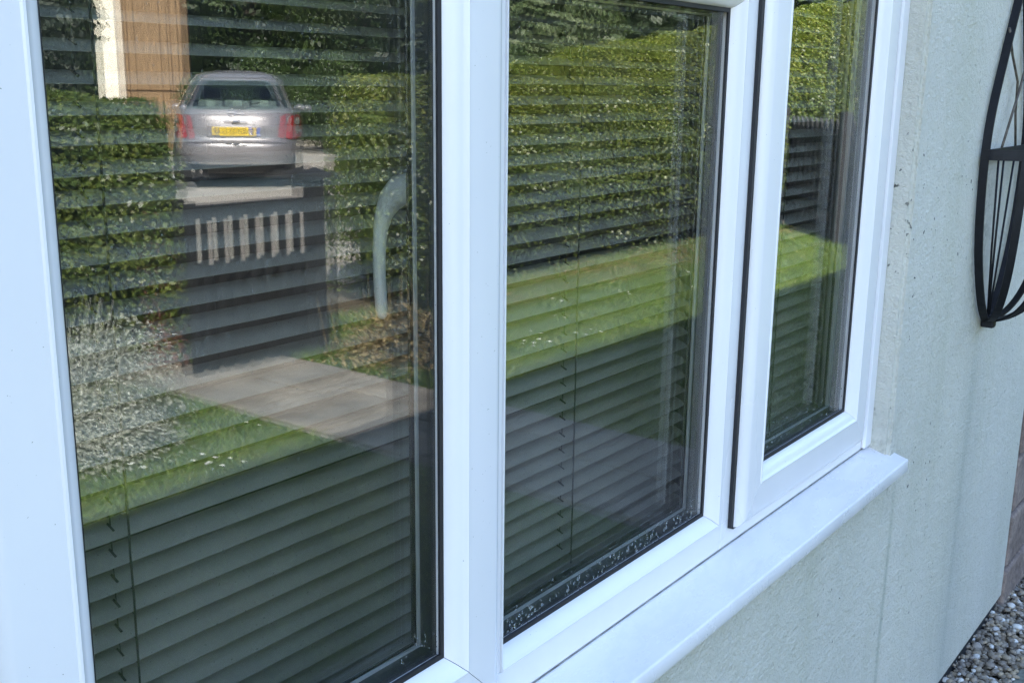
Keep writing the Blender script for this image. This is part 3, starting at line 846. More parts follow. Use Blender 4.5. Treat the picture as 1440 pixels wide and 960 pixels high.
def hedge(label, x0, x1, yf, thick, top, n, leaf, mat, exp=3.0, bare=0.3, group=None, ends=(True, True), lime=None):
    """clipped hedge with its face at y = yf, growing back towards -y"""
    h = empty('hedge', ((x0 + x1) / 2, yf - thick / 2, 0))
    tag(h, label, 'hedge', group)
    ox, oy = (x0 + x1) / 2, yf - thick / 2
    nx = n
    X = RNG.uniform(x0, x1, nx)
    A = RNG.uniform(-0.02, math.pi * 0.93, nx)
    # more leaves on the face and shoulder than at the back
    A = np.where(RNG.random(nx) < 0.55, RNG.uniform(0.0, 1.9, nx), A)
    H = top(X)
    c, s = np.cos(A), np.sin(A)
    e = 2.0 / exp
    yy = np.sign(c) * np.abs(c) ** e; zz = np.abs(s) ** e
    d = RNG.exponential(0.045, nx)
    w = 0.055 * wob(X, yy, zz * H, 1.6)
    R = thick / 2 + w - d
    Y = oy + yy * R
    Z = zz * (H + w - d)
    NY, NZ = np.sign(c) * np.abs(c) ** (2 - e), np.abs(s) ** (2 - e)
    N = np.stack([RNG.normal(0, 0.15, nx), NY, NZ + 0.25], 1)
    keep = (RNG.random(nx) < np.clip((Z - 0.02) / max(bare, 0.01), 0.12, 1.0)) & (wob(X * 1.7, Y, Z, 2.9) > -0.55)
    P = np.stack([X - ox, Y - oy, Z], 1)[keep]; N = N[keep]
    Ps, Ns = [P], [N]
    for k, (xe, sg) in enumerate(((x0, -1), (x1, 1))):
        if not ends[k]: continue
        m = max(200, int(n * 0.9 / max(x1 - x0, 1) * thick))
        yy = RNG.uniform(-1, 1, m); zz = RNG.uniform(0, 1, m) ** 0.8
        ok = (np.abs(yy) ** exp + zz ** exp) < 1
        yy, zz = yy[ok], zz[ok]
        He = float(top(np.array([xe]))[0])
        Pe = np.stack([np.full(len(yy), xe - ox) + sg * (0.05 * wob(yy * 2, zz, zz, 3) + 0.10 * (1 - np.abs(yy) ** 2) - RNG.exponential(0.05, len(yy))), yy * thick / 2, zz * He], 1)
        kz = RNG.random(len(yy)) < np.clip((Pe[:, 2]) / max(bare, 0.01), 0.15, 1.0)
        Ps.append(Pe[kz]); Ns.append(np.tile([[sg * 1.0, 0.15, 0.3]], (int(kz.sum()), 1)))
    P = np.concatenate(Ps); N = np.concatenate(Ns)
    size = RNG.uniform(0.6, 1.4, len(P)) * leaf
    if lime is None:
        leaf_cloud('crown', P, N, size, 0.62, mat, h, 0.75)
    else:   # pale new growth on top, older dark leaves down the face
        rel = P[:, 2] / top(P[:, 0] + ox) + 0.10 * wob(P[:, 0], P[:, 2], P[:, 2], 1.3)
        new = RNG.random(len(P)) < np.clip((rel - 0.52) / 0.34, 0.10, 0.95)
        leaf_cloud('crown', P[~new], N[~new], size[~new], 0.62, mat, h, 0.75)
        leaf_cloud('new_growth', P[new], N[new], size[new], 0.62, lime, h, 0.75)
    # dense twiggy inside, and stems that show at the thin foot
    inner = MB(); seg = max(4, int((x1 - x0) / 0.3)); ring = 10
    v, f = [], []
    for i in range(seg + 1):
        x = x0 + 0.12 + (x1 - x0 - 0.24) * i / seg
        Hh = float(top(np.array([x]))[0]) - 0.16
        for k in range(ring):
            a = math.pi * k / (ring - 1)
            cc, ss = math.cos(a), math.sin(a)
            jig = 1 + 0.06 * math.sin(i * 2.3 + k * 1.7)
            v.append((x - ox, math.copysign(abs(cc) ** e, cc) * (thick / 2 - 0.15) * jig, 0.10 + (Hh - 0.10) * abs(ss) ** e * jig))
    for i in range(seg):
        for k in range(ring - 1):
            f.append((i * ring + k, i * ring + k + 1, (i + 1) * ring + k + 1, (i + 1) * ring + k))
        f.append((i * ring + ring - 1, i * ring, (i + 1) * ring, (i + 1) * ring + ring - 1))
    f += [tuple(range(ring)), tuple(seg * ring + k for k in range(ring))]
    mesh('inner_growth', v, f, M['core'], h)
    st = MB(); x = x0 + 0.1
    while x < x1:
        yb = random.uniform(-0.16, 0.16) * thick * 1.6
        st.tube([(x - ox, yb, -0.01), (x - ox + random.uniform(-.06, .06), yb + random.uniform(-.05, .05), 0.25), (x - ox + random.uniform(-.12, .12), yb + random.uniform(-.1, .1), 0.6)], [0.016, 0.012, 0.006], 5)
        x += random.uniform(0.14, 0.26)
    so = st.build('stems', M['bark'], h); so['kind'] = 'stuff'
    return h
HP = np.array([[4.9, 1.42], [5.75, 1.44], [6.5, 1.53], [9.9, 1.97], [11.8, 2.25], [14.2, 2.5], [17, 2.8]])
hedge('long clipped hedge to the right of the gate, rising along the lawn', 5.08, 16.5, -3.92, 0.85, lambda x: np.interp(x, HP[:, 0], HP[:, 1]), 235000, 0.027, M['leaf_hedge'], exp=2.6, bare=0.95, ends=(True, False), lime=M['leaf_lime'])
HL = np.array([[-4.0, 1.42], [2.5, 1.38], [2.85, 1.33], [3.3, 1.27]])
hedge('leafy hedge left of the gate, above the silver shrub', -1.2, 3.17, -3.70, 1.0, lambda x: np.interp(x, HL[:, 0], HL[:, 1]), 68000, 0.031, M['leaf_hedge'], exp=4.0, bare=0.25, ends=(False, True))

def tree(label, loc, h, r, mat, n, leaf, cat='tree', name='tree', group='trees beyond the drive', blobs=9, low=0.06, seed=1, column=False):
    rnd = random.Random(seed)
    t = empty(name, loc); tag(t, label, cat, group)
    tr = MB()
    tr.tube([(0, 0, -0.05), (rnd.uniform(-.06, .06), rnd.uniform(-.06, .06), h * 0.3), (rnd.uniform(-.15, .15), rnd.uniform(-.15, .15), h * 0.82)], [h * 0.024, h * 0.017, h * 0.005], 8)
    Ps, Ns = [], []
    for b in range(blobs):
        u = (b + 0.5) / blobs
        zc = h * (low + (0.93 - low) * u)
        rr = r * (0.55 + 0.45 * math.sin(math.pi * min(1, 0.22 + u * 0.8))) if not column else r * (1 - 0.75 * u)
        a = b * 2.4 + rnd.uniform(-0.5, 0.5)
        off = r * (0.42 if not column else 0.12) * rnd.uniform(0.5, 1.1)
        c = np.array([math.cos(a) * off, math.sin(a) * off, zc])
        ax = np.array([rr * rnd.uniform(0.62, 0.85), rr * rnd.uniform(0.62, 0.85), h / blobs * rnd.uniform(1.1, 1.6)])
        m = int(n / blobs)
        d = RNG.normal(0, 1, (m, 3)); d /= np.linalg.norm(d, axis=1, keepdims=True)
        lump = 1 + 0.16 * wob(d[:, 0] * 2 + b, d[:, 1] * 2, d[:, 2] * 2, 1.4)
        rad_ = np.clip(1 - RNG.exponential(0.13, m), 0.15, 1.08) * lump
        Ps.append(c + d * ax * rad_[:, None]); Ns.append(d + [0, 0, 0.35])
        if b % 2 == 0:
            tr.tube([(0, 0, zc * 0.7), (c[0] * 0.6, c[1] * 0.6, zc * 0.9), (c[0] * 1.3, c[1] * 1.3, zc)], [h * 0.011, h * 0.007, h * 0.003], 5)
    tr.build('trunk', M['bark'], t)
    P = np.concatenate(Ps); N = np.concatenate(Ns)
    P[:, 2] = np.maximum(P[:, 2], 0.05)
    leaf_cloud('crown', P, N, RNG.uniform(0.65, 1.35, len(P)) * leaf, 0.6, mat, t, 0.8)
    return t
tree('dark evergreen standing behind the left hedge, beside the brown doors', (5.05, -8.75, 0), 5.2, 0.85, M['leaf_blue'], 16000, 0.07, blobs=10, seed=3)
tree('dark evergreen farther left, half hidden by the window jamb', (3.6, -9.0, 0), 5.0, 1.3, M['leaf_blue'], 14000, 0.07, blobs=9, seed=13)
TREES = [(12.4, -22.5, 7.5, 2.4, 'leaf_dark', 'dark broadleaf tree behind the brown timber doors'),
         (16.2, -22.5, 7.0, 2.6, 'leaf_mid', 'mid-green tree just right of the brown timber doors'),
         (18.6, -21.6, 7.5, 2.8, 'leaf_dark', 'dark tree straight beyond the roof of the silver car'),
         (19.6, -18.6, 7.0, 2.8, 'leaf_mid', 'mid-green tree right of the silver car roof'),
         (18.6, -15.2, 7.5, 2.7, 'leaf_dark', 'dark tree over the gate end of the long hedge'),
         (17.4, -12.4, 6.2, 1.9, 'leaf_pale', 'pale sage-green tree above the long hedge'),
         (20.6, -12.2, 8.0, 2.8, 'leaf_dark', 'dark tree behind the pale sage-green tree'),
         (22.6, -10.2, 8.0, 2.8, 'leaf_mid', 'mid-green tree over the middle of the long hedge'),
         (25.2, -9.2, 8.5, 3.0, 'leaf_dark', 'dark tree over the far end of the long hedge'),
         (29.0, -8.0, 8.5, 3.2, 'leaf_dark', 'last dark tree beyond the far end of the long hedge'),
         (15.0, -27.0, 9.5, 3.2, 'leaf_dark', 'tall dark tree in the back row on the left'),
         (21.5, -26.0, 9.5, 3.4, 'leaf_dark', 'tall dark tree in the back row above the car'),
         (25.0, -20.5, 9.5, 3.4, 'leaf_dark', 'tall dark tree in the back row right of the car'),
         (26.5, -14.5, 9.5, 3.4, 'leaf_dark', 'tall dark tree in the back row over the hedge')]
for i, (x, y, h, r, m, lab) in enumerate(TREES):
    tree(lab, (x, y, 0), h, r, M[m], 13000, 0.15, seed=40 + i)
# unbroken wood that closes the view behind the single trees
def woodland():
    n = 60000
    a = RNG.uniform(-2.05, 0.35, n)                    # bearing round the garden, from straight back to along the wall
    R0 = 37.0 + 2.2 * np.sin(a * 9) + 1.2 * np.sin(a * 23 + 1)
    z = RNG.uniform(0, 1, n) ** 0.9 * (10.5 + 1.8 * np.sin(a * 14 + 2) + 1.0 * np.sin(a * 37))
    rr = R0 + 1.6 * wob(a * 30, z, z, 0.35) + RNG.exponential(0.5, n)
    P = np.stack([4 + rr * np.cos(a), rr * np.sin(a), z], 1)
    o = leaf_cloud('woodland', P, np.stack([-np.cos(a), -np.sin(a), np.full(n, 0.5)], 1), RNG.uniform(0.25, 0.55, n), 0.6, M['leaf_dark'], None, 0.8)
    tag(o, 'unbroken dark wood filling the distance', 'woodland', kind='stuff')
    v, f = [], []
    for i in range(61):
        t = -2.05 + 2.4 * i / 60; r0 = 39.5 + 2.0 * math.sin(t * 9)
        v += [(4 + r0 * math.cos(t), r0 * math.sin(t), 0), (4 + r0 * math.cos(t), r0 * math.sin(t), 9.0 + 1.5 * math.sin(t * 14 + 2)), (4 + (r0 + 8) * math.cos(t), (r0 + 8) * math.sin(t), 7.5)]
    for i in range(60): f += [(i * 3, i * 3 + 3, i * 3 + 4, i * 3 + 1), (i * 3 + 1, i * 3 + 4, i * 3 + 5, i * 3 + 2)]
    mesh('inner_growth', v, f, M['core'], o)
woodland()
# low green bank of shrubs closing the drive
for i, (x, y, lab) in enumerate(((13.9, -16.6, 'rounded green shrub left of the car at the drive end'), (15.9, -16.2, 'rounded green shrub straight behind the car'),
                                 (16.6, -14.4, 'rounded green shrub right of the car, by the wing mirror'), (15.6, -11.8, 'rounded green shrub where the drive turns behind the hedge'))):
    tree(lab, (x, y, 0), 1.75, 1.15, M['leaf_mid'], 7000, 0.075, cat='shrub', name='shrub', group='shrubs round the drive', blobs=4, low=0.15, seed=70 + i)

# silver-leaved shrub on the lawn edge
def silver():
    s = empty('silver_shrub', (2.12, -2.95, 0)); tag(s, 'low silver-white leaved shrub spilling over the lawn edge', 'shrub')
    n = 15000
    Ps, Ns = [], []
    for (cx, cy, rx, ry, rz, m) in ((0, 0, 0.30, 0.26, 0.46, 5200), (-0.36, -0.10, 0.34, 0.26, 0.50, 5000), (0.30, -0.16, 0.22, 0.20, 0.46, 3300), (0.05, 0.20, 0.24, 0.12, 0.20, 1800), (-0.75, -0.15, 0.35, 0.25, 0.45, 3000)):
        d = RNG.normal(0, 1, (m, 3)); d /= np.linalg.norm(d, axis=1, keepdims=True); d[:, 2] = np.abs(d[:, 2])
        q = np.clip(1 - RNG.exponential(0.16, m), 0.1, 1.15) * (1 + 0.18 * wob(d[:, 0] * 3, d[:, 1] * 3, d[:, 2] * 3, 2.0))
        Ps.append(np.array([cx, cy, 0.01]) + d * np.array([rx, ry, rz]) * q[:, None]); Ns.append(d)
    leaf_cloud('crown', np.concatenate(Ps), np.concatenate(Ns), RNG.uniform(0.009, 0.024, sum(len(p) for p in Ps)), 0.40, M['leaf_silver'], s, 0.9)
    st = MB()
    for i in range(60):
        a = random.uniform(0, 6.28); r = random.uniform(0.1, 0.4)
        st.tube([(math.cos(a) * r * 0.3 - 0.1, math.sin(a) * r * 0.3, 0), (math.cos(a) * r - 0.1, math.sin(a) * r * 0.6, random.uniform(0.3, 0.60))], [0.003, 0.0015], 4)
    st.build('stems', M['leaf_silver'], s)
silver()

def tuft(label, loc, rx, ry, h, n, mat, leaf=0.05):
    t = empty('dry_plant', loc); tag(t, label, 'plant')
    X, Y = RNG.normal(0, rx * 0.5, n), RNG.normal(0, ry * 0.5, n); Z = RNG.uniform(0, 1, n) ** 1.4 * h * np.exp(-(X / rx) ** 2 - (Y / ry) ** 2)
    leaf_cloud('foliage', np.stack([X, Y, Z + 0.01], 1), np.tile([[0.3, 0.4, 0.5]], (n, 1)), RNG.uniform(0.5, 1.3, n) * leaf, 0.28, mat, t, 1.0)
    st = MB()
    for i in range(34):
        a, b = random.gauss(0, rx * 0.45), random.gauss(0, ry * 0.45)
        st.tube([(a, b, 0), (a + random.uniform(-.05, .05), b + random.uniform(-.05, .05), h * random.uniform(0.7, 1.5))], [0.003, 0.0012], 4)
    st.build('stems', M['leaf_dry'], t)
    return t
tuft('brown dried plant right of the gate, over the path edge', (3.92, -3.02, 0), 0.24, 0.28, 0.30, 4200, M['leaf_dry'], 0.045)

tree('leafy bush beside the black gate post, in front of the hedge end', (4.92, -3.92, 0), 1.10, 0.42, M['leaf_hedge'], 12000, 0.029, cat='bush', name='bush', group=None, blobs=5, low=0.22, seed=91)
# grass blades on the lawn
def grass():
    n = 230000
    X = RNG.uniform(0.6, 10.6, n); Y = RNG.uniform(-4.05, -0.9, n)
    dens = np.where(Y < -2.1, 1.0, 0.40) * np.where(X > 6.5, 0.75, 1.0)
    ok = (RNG.random(n) < dens) & ~((X > 2.80) & (X < 3.62)) & ~((X > 8.2) & (Y > (-1.5 - (X - 8.2) * 0.963) ))
    # the strip under the hedge is thin and dry
    ok &= ~((Y < -3.62 - 0.12 * np.sin(X * 2.3)) & (RNG.random(n) < 0.75))
    X, Y = X[ok], Y[ok]; m = len(X)
    hgt = RNG.uniform(0.022, 0.060, m) * (1 + 0.35 * wob(X, Y, X, 1.1)); wd = RNG.uniform(0.0026, 0.0058, m)
    a = RNG.uniform(0, 6.283, m); lean = RNG.normal(0, 0.55, (m, 2)) * hgt[:, None]
    V = np.zeros((m, 3, 3))
    V[:, 0] = np.stack([X - np.cos(a) * wd, Y - np.sin(a) * wd, np.zeros(m)], 1); V[:, 1] = np.stack([X + np.cos(a) * wd, Y + np.sin(a) * wd, np.zeros(m)], 1)
    V[:, 2] = np.stack([X + lean[:, 0], Y + lean[:, 1], hgt], 1)
    me = bpy.data.meshes.new('grass')
    me.vertices.add(m * 3); me.vertices.foreach_set('co', V.reshape(-1))
    me.loops.add(m * 3); me.loops.foreach_set('vertex_index', np.arange(m * 3, dtype=np.int32))
    me.polygons.add(m); me.polygons.foreach_set('loop_start', np.arange(0, m * 3, 3, dtype=np.int32)); me.polygons.foreach_set('loop_total', np.full(m, 3, dtype=np.int32))
    me.materials.append(M['grass']); me.update(); me.validate()
    tag(link(bpy.data.objects.new('grass', me)), 'short green lawn grass between house and hedge', 'grass', kind='stuff')
    # dead blades and litter along the hedge foot
    k = 12000
    X = RNG.uniform(3.9, 10.4, k); Y = -3.35 - np.abs(RNG.normal(0, 0.32, k)); okk = (Y > -4.2) & (X < 10.6)
    X, Y = X[okk], Y[okk]
    o = leaf_cloud('leaf_litter', np.stack([X, Y, RNG.uniform(0.004, 0.022, len(X))], 1), np.tile([[0, 0, 1.0]], (len(X), 1)), RNG.uniform(0.015, 0.05, len(X)), 0.22, M['leaf_dry'], None, 0.5)
    tag(o, 'dry straw and fallen leaves along the foot of the long hedge', 'leaf litter', kind='stuff')
    # daisies
    v, f = [], []
    spots = [(2.30, -2.42), (2.36, -2.38), (2.33, -2.50), (2.27, -2.47), (2.70, -2.70), (2.1, -2.6), (4.5, -2.62), (4.56, -2.66), (4.62, -2.60), (4.75, -2.75), (4.9, -2.55), (5.0, -2.52), (5.2, -2.9), (6.1, -3.0), (6.15, -3.04), (6.6, -2.8), (5.6, -3.2), (7.1, -3.1)]
    for (x, y) in spots:
        r = random.uniform(0.008, 0.013); n0 = len(v); z = random.uniform(0.035, 0.05)
        v.append((x, y, z + 0.003))
        for k in range(10):
            rr = r * (1 if k % 2 else 0.8); v.append((x + rr * math.cos(k * 0.628), y + rr * math.sin(k * 0.628), z))
        f += [(n0, n0 + 1 + k, n0 + 1 + (k + 1) % 10) for k in range(10)]
        v += [(x - .0008, y, 0), (x + .0008, y, 0)]; f.append((n0, len(v) - 2, len(v) - 1))
    tag(mesh('daisies', v, f, M['petal'], None, fix=False), 'scattered white daisies in the sunlit grass', 'flowers', kind='stuff')
grass()

# ------------------------------------------------------------------ gate, pillars, picket fence
def pillar(loc, label, h=0.86, w=0.215):
    p = empty('brick_pillar', loc); tag(p, label, 'pillar')
    MB().box((-w / 2 + 0.006, -w / 2 + 0.006, -0.02), (w / 2 - 0.006, w / 2 - 0.006, h - 0.001)).build('mortar_core', M['mortar'], p)
    me = None
    z = 0.0; c = 0
    bh, bl, bw = 0.065, 0.215, 0.1025
    src = MB().box((-bl / 2, -bw / 2, 0), (bl / 2, bw / 2, bh)).build('brick', M['brick'], p, bevel=0.004, seg=1)
    first = True
    while z + bh < h:
        for s in (-1, 1):
            o = src if first else copy_to(src, p)
            first = False
            if c % 2 == 0: o.location = (0, s * (w / 2 - bw / 2), z); o.rotation_euler = (0, 0, 0)
            else: o.location = (s * (w / 2 - bw / 2), 0, z); o.rotation_euler = (0, 0, math.pi / 2)
        z += bh + 0.010; c += 1
    # rounded coping stone
    v, f = [], []; rings = [(w / 2 + 0.03, h), (w / 2 + 0.03, h + 0.03), (w / 2 + 0.005, h + 0.05), (w / 2 * 0.6, h + 0.066), (w / 2 * 0.2, h + 0.071)]
    for (r, zz) in rings: v += [(-r, -r, zz), (r, -r, zz), (r, r, zz), (-r, r, zz)]
    for i in range(len(rings) - 1):
        f += [(i * 4 + k, i * 4 + (k + 1) % 4, i * 4 + 4 + (k + 1) % 4, i * 4 + 4 + k) for k in range(4)]
    f += [(3, 2, 1, 0), tuple(len(v) - 4 + k for k in range(4))]
    mesh('cap', v, f, M['concrete'], p)
pillar((3.12, -3.90, 0), 'brick pillar left of the black gate, at the end of the left hedge')
gp = empty('gate_post', (3.80, -3.50, 0), 0.19); tag(gp, 'black square timber post with a capped top, right of the gate', 'post')
MB().box((-0.06, -0.06, -0.02), (0.06, 0.06, 0.90)).build('shaft', M['black_wood'], gp, bevel=0.006)
MB().add([(-0.085, -0.085, 0.9005), (0.085, -0.085, 0.9005), (0.085, 0.085, 0.9005), (-0.085, 0.085, 0.9005), (-0.085, -0.085, 0.925), (0.085, -0.085, 0.925), (0.085, 0.085, 0.925), (-0.085, 0.085, 0.925), (0, 0, 0.965)],
         [(3, 2, 1, 0), (0, 1, 5, 4), (1, 2, 6, 5), (2, 3, 7, 6), (3, 0, 4, 7), (4, 5, 8), (5, 6, 8), (6, 7, 8), (7, 4, 8)]).build('cap', M['black_wood'], gp)

def gate():
    g = empty('garden_gate', (3.03, -3.55, -0.05), math.atan2(0.06, 0.72)); tag(g, 'black wooden garden gate with narrow gaps between its upper boards', 'gate')
    L_, n = 0.75, 8
    bw = (L_ - 0.08 - (n - 1) * 0.032) / n
    for x in (0.0, L_ - 0.04): MB().box((x, -0.022, 0.04), (x + 0.04, 0.022, 0.89)).build('post', M['black_wood'], g, bevel=0.004)
    for i in range(n):
        x = 0.04 + 0.0165 + i * (bw + 0.032) - 0.0165
        MB().box((x, 0.002, 0.05), (x + bw, 0.020, 0.864)).build('board', M['black_wood'], g, bevel=0.003)
    for z in (0.10, 0.515, 0.795): MB().box((0.0405, -0.0215, z), (L_ - 0.0405, 0.0015, z + 0.07)).build('rail', M['black_wood'], g, bevel=0.003)
    for i in range(4):
        x = 0.041 + i * (L_ - 0.082) / 4
        MB().box((x + 0.001, -0.034, 0.055), (x + (L_ - 0.082) / 4 - 0.002, -0.0222, 0.545)).build('panel_board', M['black_wood'], g, bevel=0.002)
    MB().box((L_ - 0.10, 0.0205, 0.60), (L_ + 0.01, 0.030, 0.63)).build('latch', M['iron'], g, bevel=0.003)
    return g
gate()

def picket_fence():
    A, B = Vector((10.75, -3.98, 0)), Vector((8.35, -1.75, 0))
    d = (B - A); Ln = d.length; rz = math.atan2(d.y, d.x)
    p = empty('picket_fence', A, rz); tag(p, 'dark timber picket fence closing the far end of the lawn', 'fence')
    src = MB().add([(-0.036, -0.01, 0.10), (0.036, -0.01, 0.10), (0.036, -0.01, 1.06), (0, -0.01, 1.105), (-0.036, -0.01, 1.06),
                    (-0.036, 0.01, 0.10), (0.036, 0.01, 0.10), (0.036, 0.01, 1.06), (0, 0.01, 1.105), (-0.036, 0.01, 1.06)],
                   [(4, 3, 2, 1, 0), (5, 6, 7, 8, 9), (0, 1, 6, 5), (1, 2, 7, 6), (2, 3, 8, 7), (3, 4, 9, 8), (4, 0, 5, 9)]).build('picket', M['black_wood'], p)
    x = 0.10; first = True
    while x < Ln - 0.05:
        o = src if first else copy_to(src, p)
        first = False
        o.location = (x, 0, 0); x += 0.125
    for z in (0.26, 0.90): MB().box((0, 0.0105, z), (Ln, 0.045, z + 0.08)).build('rail', M['black_wood'], p)
    MB().box((0, -0.035, 0.0), (Ln, -0.0105, 0.155)).build('gravel_board', M['black_wood'], p)
    for i in range(3): MB().box((0.03 + i * (Ln - 0.13) / 2, 0.0455, -0.02), (0.12 + i * (Ln - 0.13) / 2, 0.135, 1.18)).build('post', M['black_wood'], p, bevel=0.006)
picket_fence()

# pale kerb by the parked car
kb = empty('kerb', (9.55, -13.5, 0), math.atan2(1.58, -0.12)); tag(kb, 'short pale kerb edging on the drive left of the car', 'kerb')
for i in range(3): MB().box((-1.2 + i * 0.80, -0.06, -0.02), (-0.41 + i * 0.80, 0.06, 0.09)).build('kerb_stone', M['kerb'], kb, bevel=0.015)

# ------------------------------------------------------------------ brown timber doors with cream post, across the drive
def outbuilding():
    a = Vector((12.98, -19.57, 0)); bb = Vector((14.02, -18.20, 0))
    d = bb - a; Ln = d.length; rz = math.atan2(d.y, d.x)
    # local x runs along the front (left to right as reflected), local -y... front faces the house
    o = empty('garage', a, rz); tag(o, 'brown timber garage doors with a cream post, across the drive', 'garage')
    H = 4.2; T = 0.9
    s = 1.0     # +y is towards the house
    MB().box((0.42, -T, 0), (Ln - 0.42, -0.06, H)).build('wall', M['brown_wood'], o)
    MB().box((0.0, -0.30, 0), (0.415, 0.05, H)).build('post', M['cream'], o, bevel=0.01)
    MB().box((0.14, 0.0505, 0), (0.16, 0.058, H)).build('post_moulding', M['cream'], o)
    # doors: stiles, rails and raised panels stand proud of a dark ground
    MB().box((0.416, -0.0595, 0), (Ln, -0.03, H)).build('door_ground', M['brown_dark'], o)
    W = Ln - 0.416
    cols = [0.43, 0.43 + W * 0.16, 0.43 + W * 0.66, 0.43 + W * 0.82, Ln]
    for i in range(4):
        xa, xb = cols[i], cols[i + 1]
        for (za, zb) in ((0.0, 1.18), (1.20, 4.18)):
            MB().box((xa + 0.018, -0.0295, za + 0.01), (xb - 0.004, 0.012 if i % 2 else 0.02, zb)).build('door_panel', M['brown_wood'], o, bevel=0.008)
    MB().add([(-0.2, -T - 0.2, H), (Ln + 0.2, -T - 0.2, H), (Ln + 0.2, 0.25, H), (-0.2, 0.25, H), (-0.2, -T / 2, H + 1.2), (Ln + 0.2, -T / 2, H + 1.2)],
             [(0, 1, 5, 4), (2, 3, 4, 5), (0, 4, 3), (1, 2, 5), (0, 3, 2, 1)]).build('roof', M['roof'], o)
outbuilding()

# ------------------------------------------------------------------ the silver hatchback
def text_mesh(name, s, size, mat, parent, loc, rot, depth=0.001, sx=1.0):
    cu = bpy.data.curves.new(name, 'FONT'); cu.body = s; cu.size = size; cu.align_x = 'CENTER'; cu.align_y = 'CENTER'; cu.extrude = depth; cu.offset = 0.0012
    t = bpy.data.objects.new(name, cu); COL.objects.link(t)
    bpy.context.view_layer.update()
    dg = bpy.context.evaluated_depsgraph_get()
    me = bpy.data.meshes.new_from_object(t.evaluated_get(dg)); bpy.data.objects.remove(t)
    me.materials.clear(); me.materials.append(mat)
    o = bpy.data.objects.new(name, me); o.location = loc; o.rotation_euler = rot; o.scale = (sx, 1, 1)
    return link(o, parent)

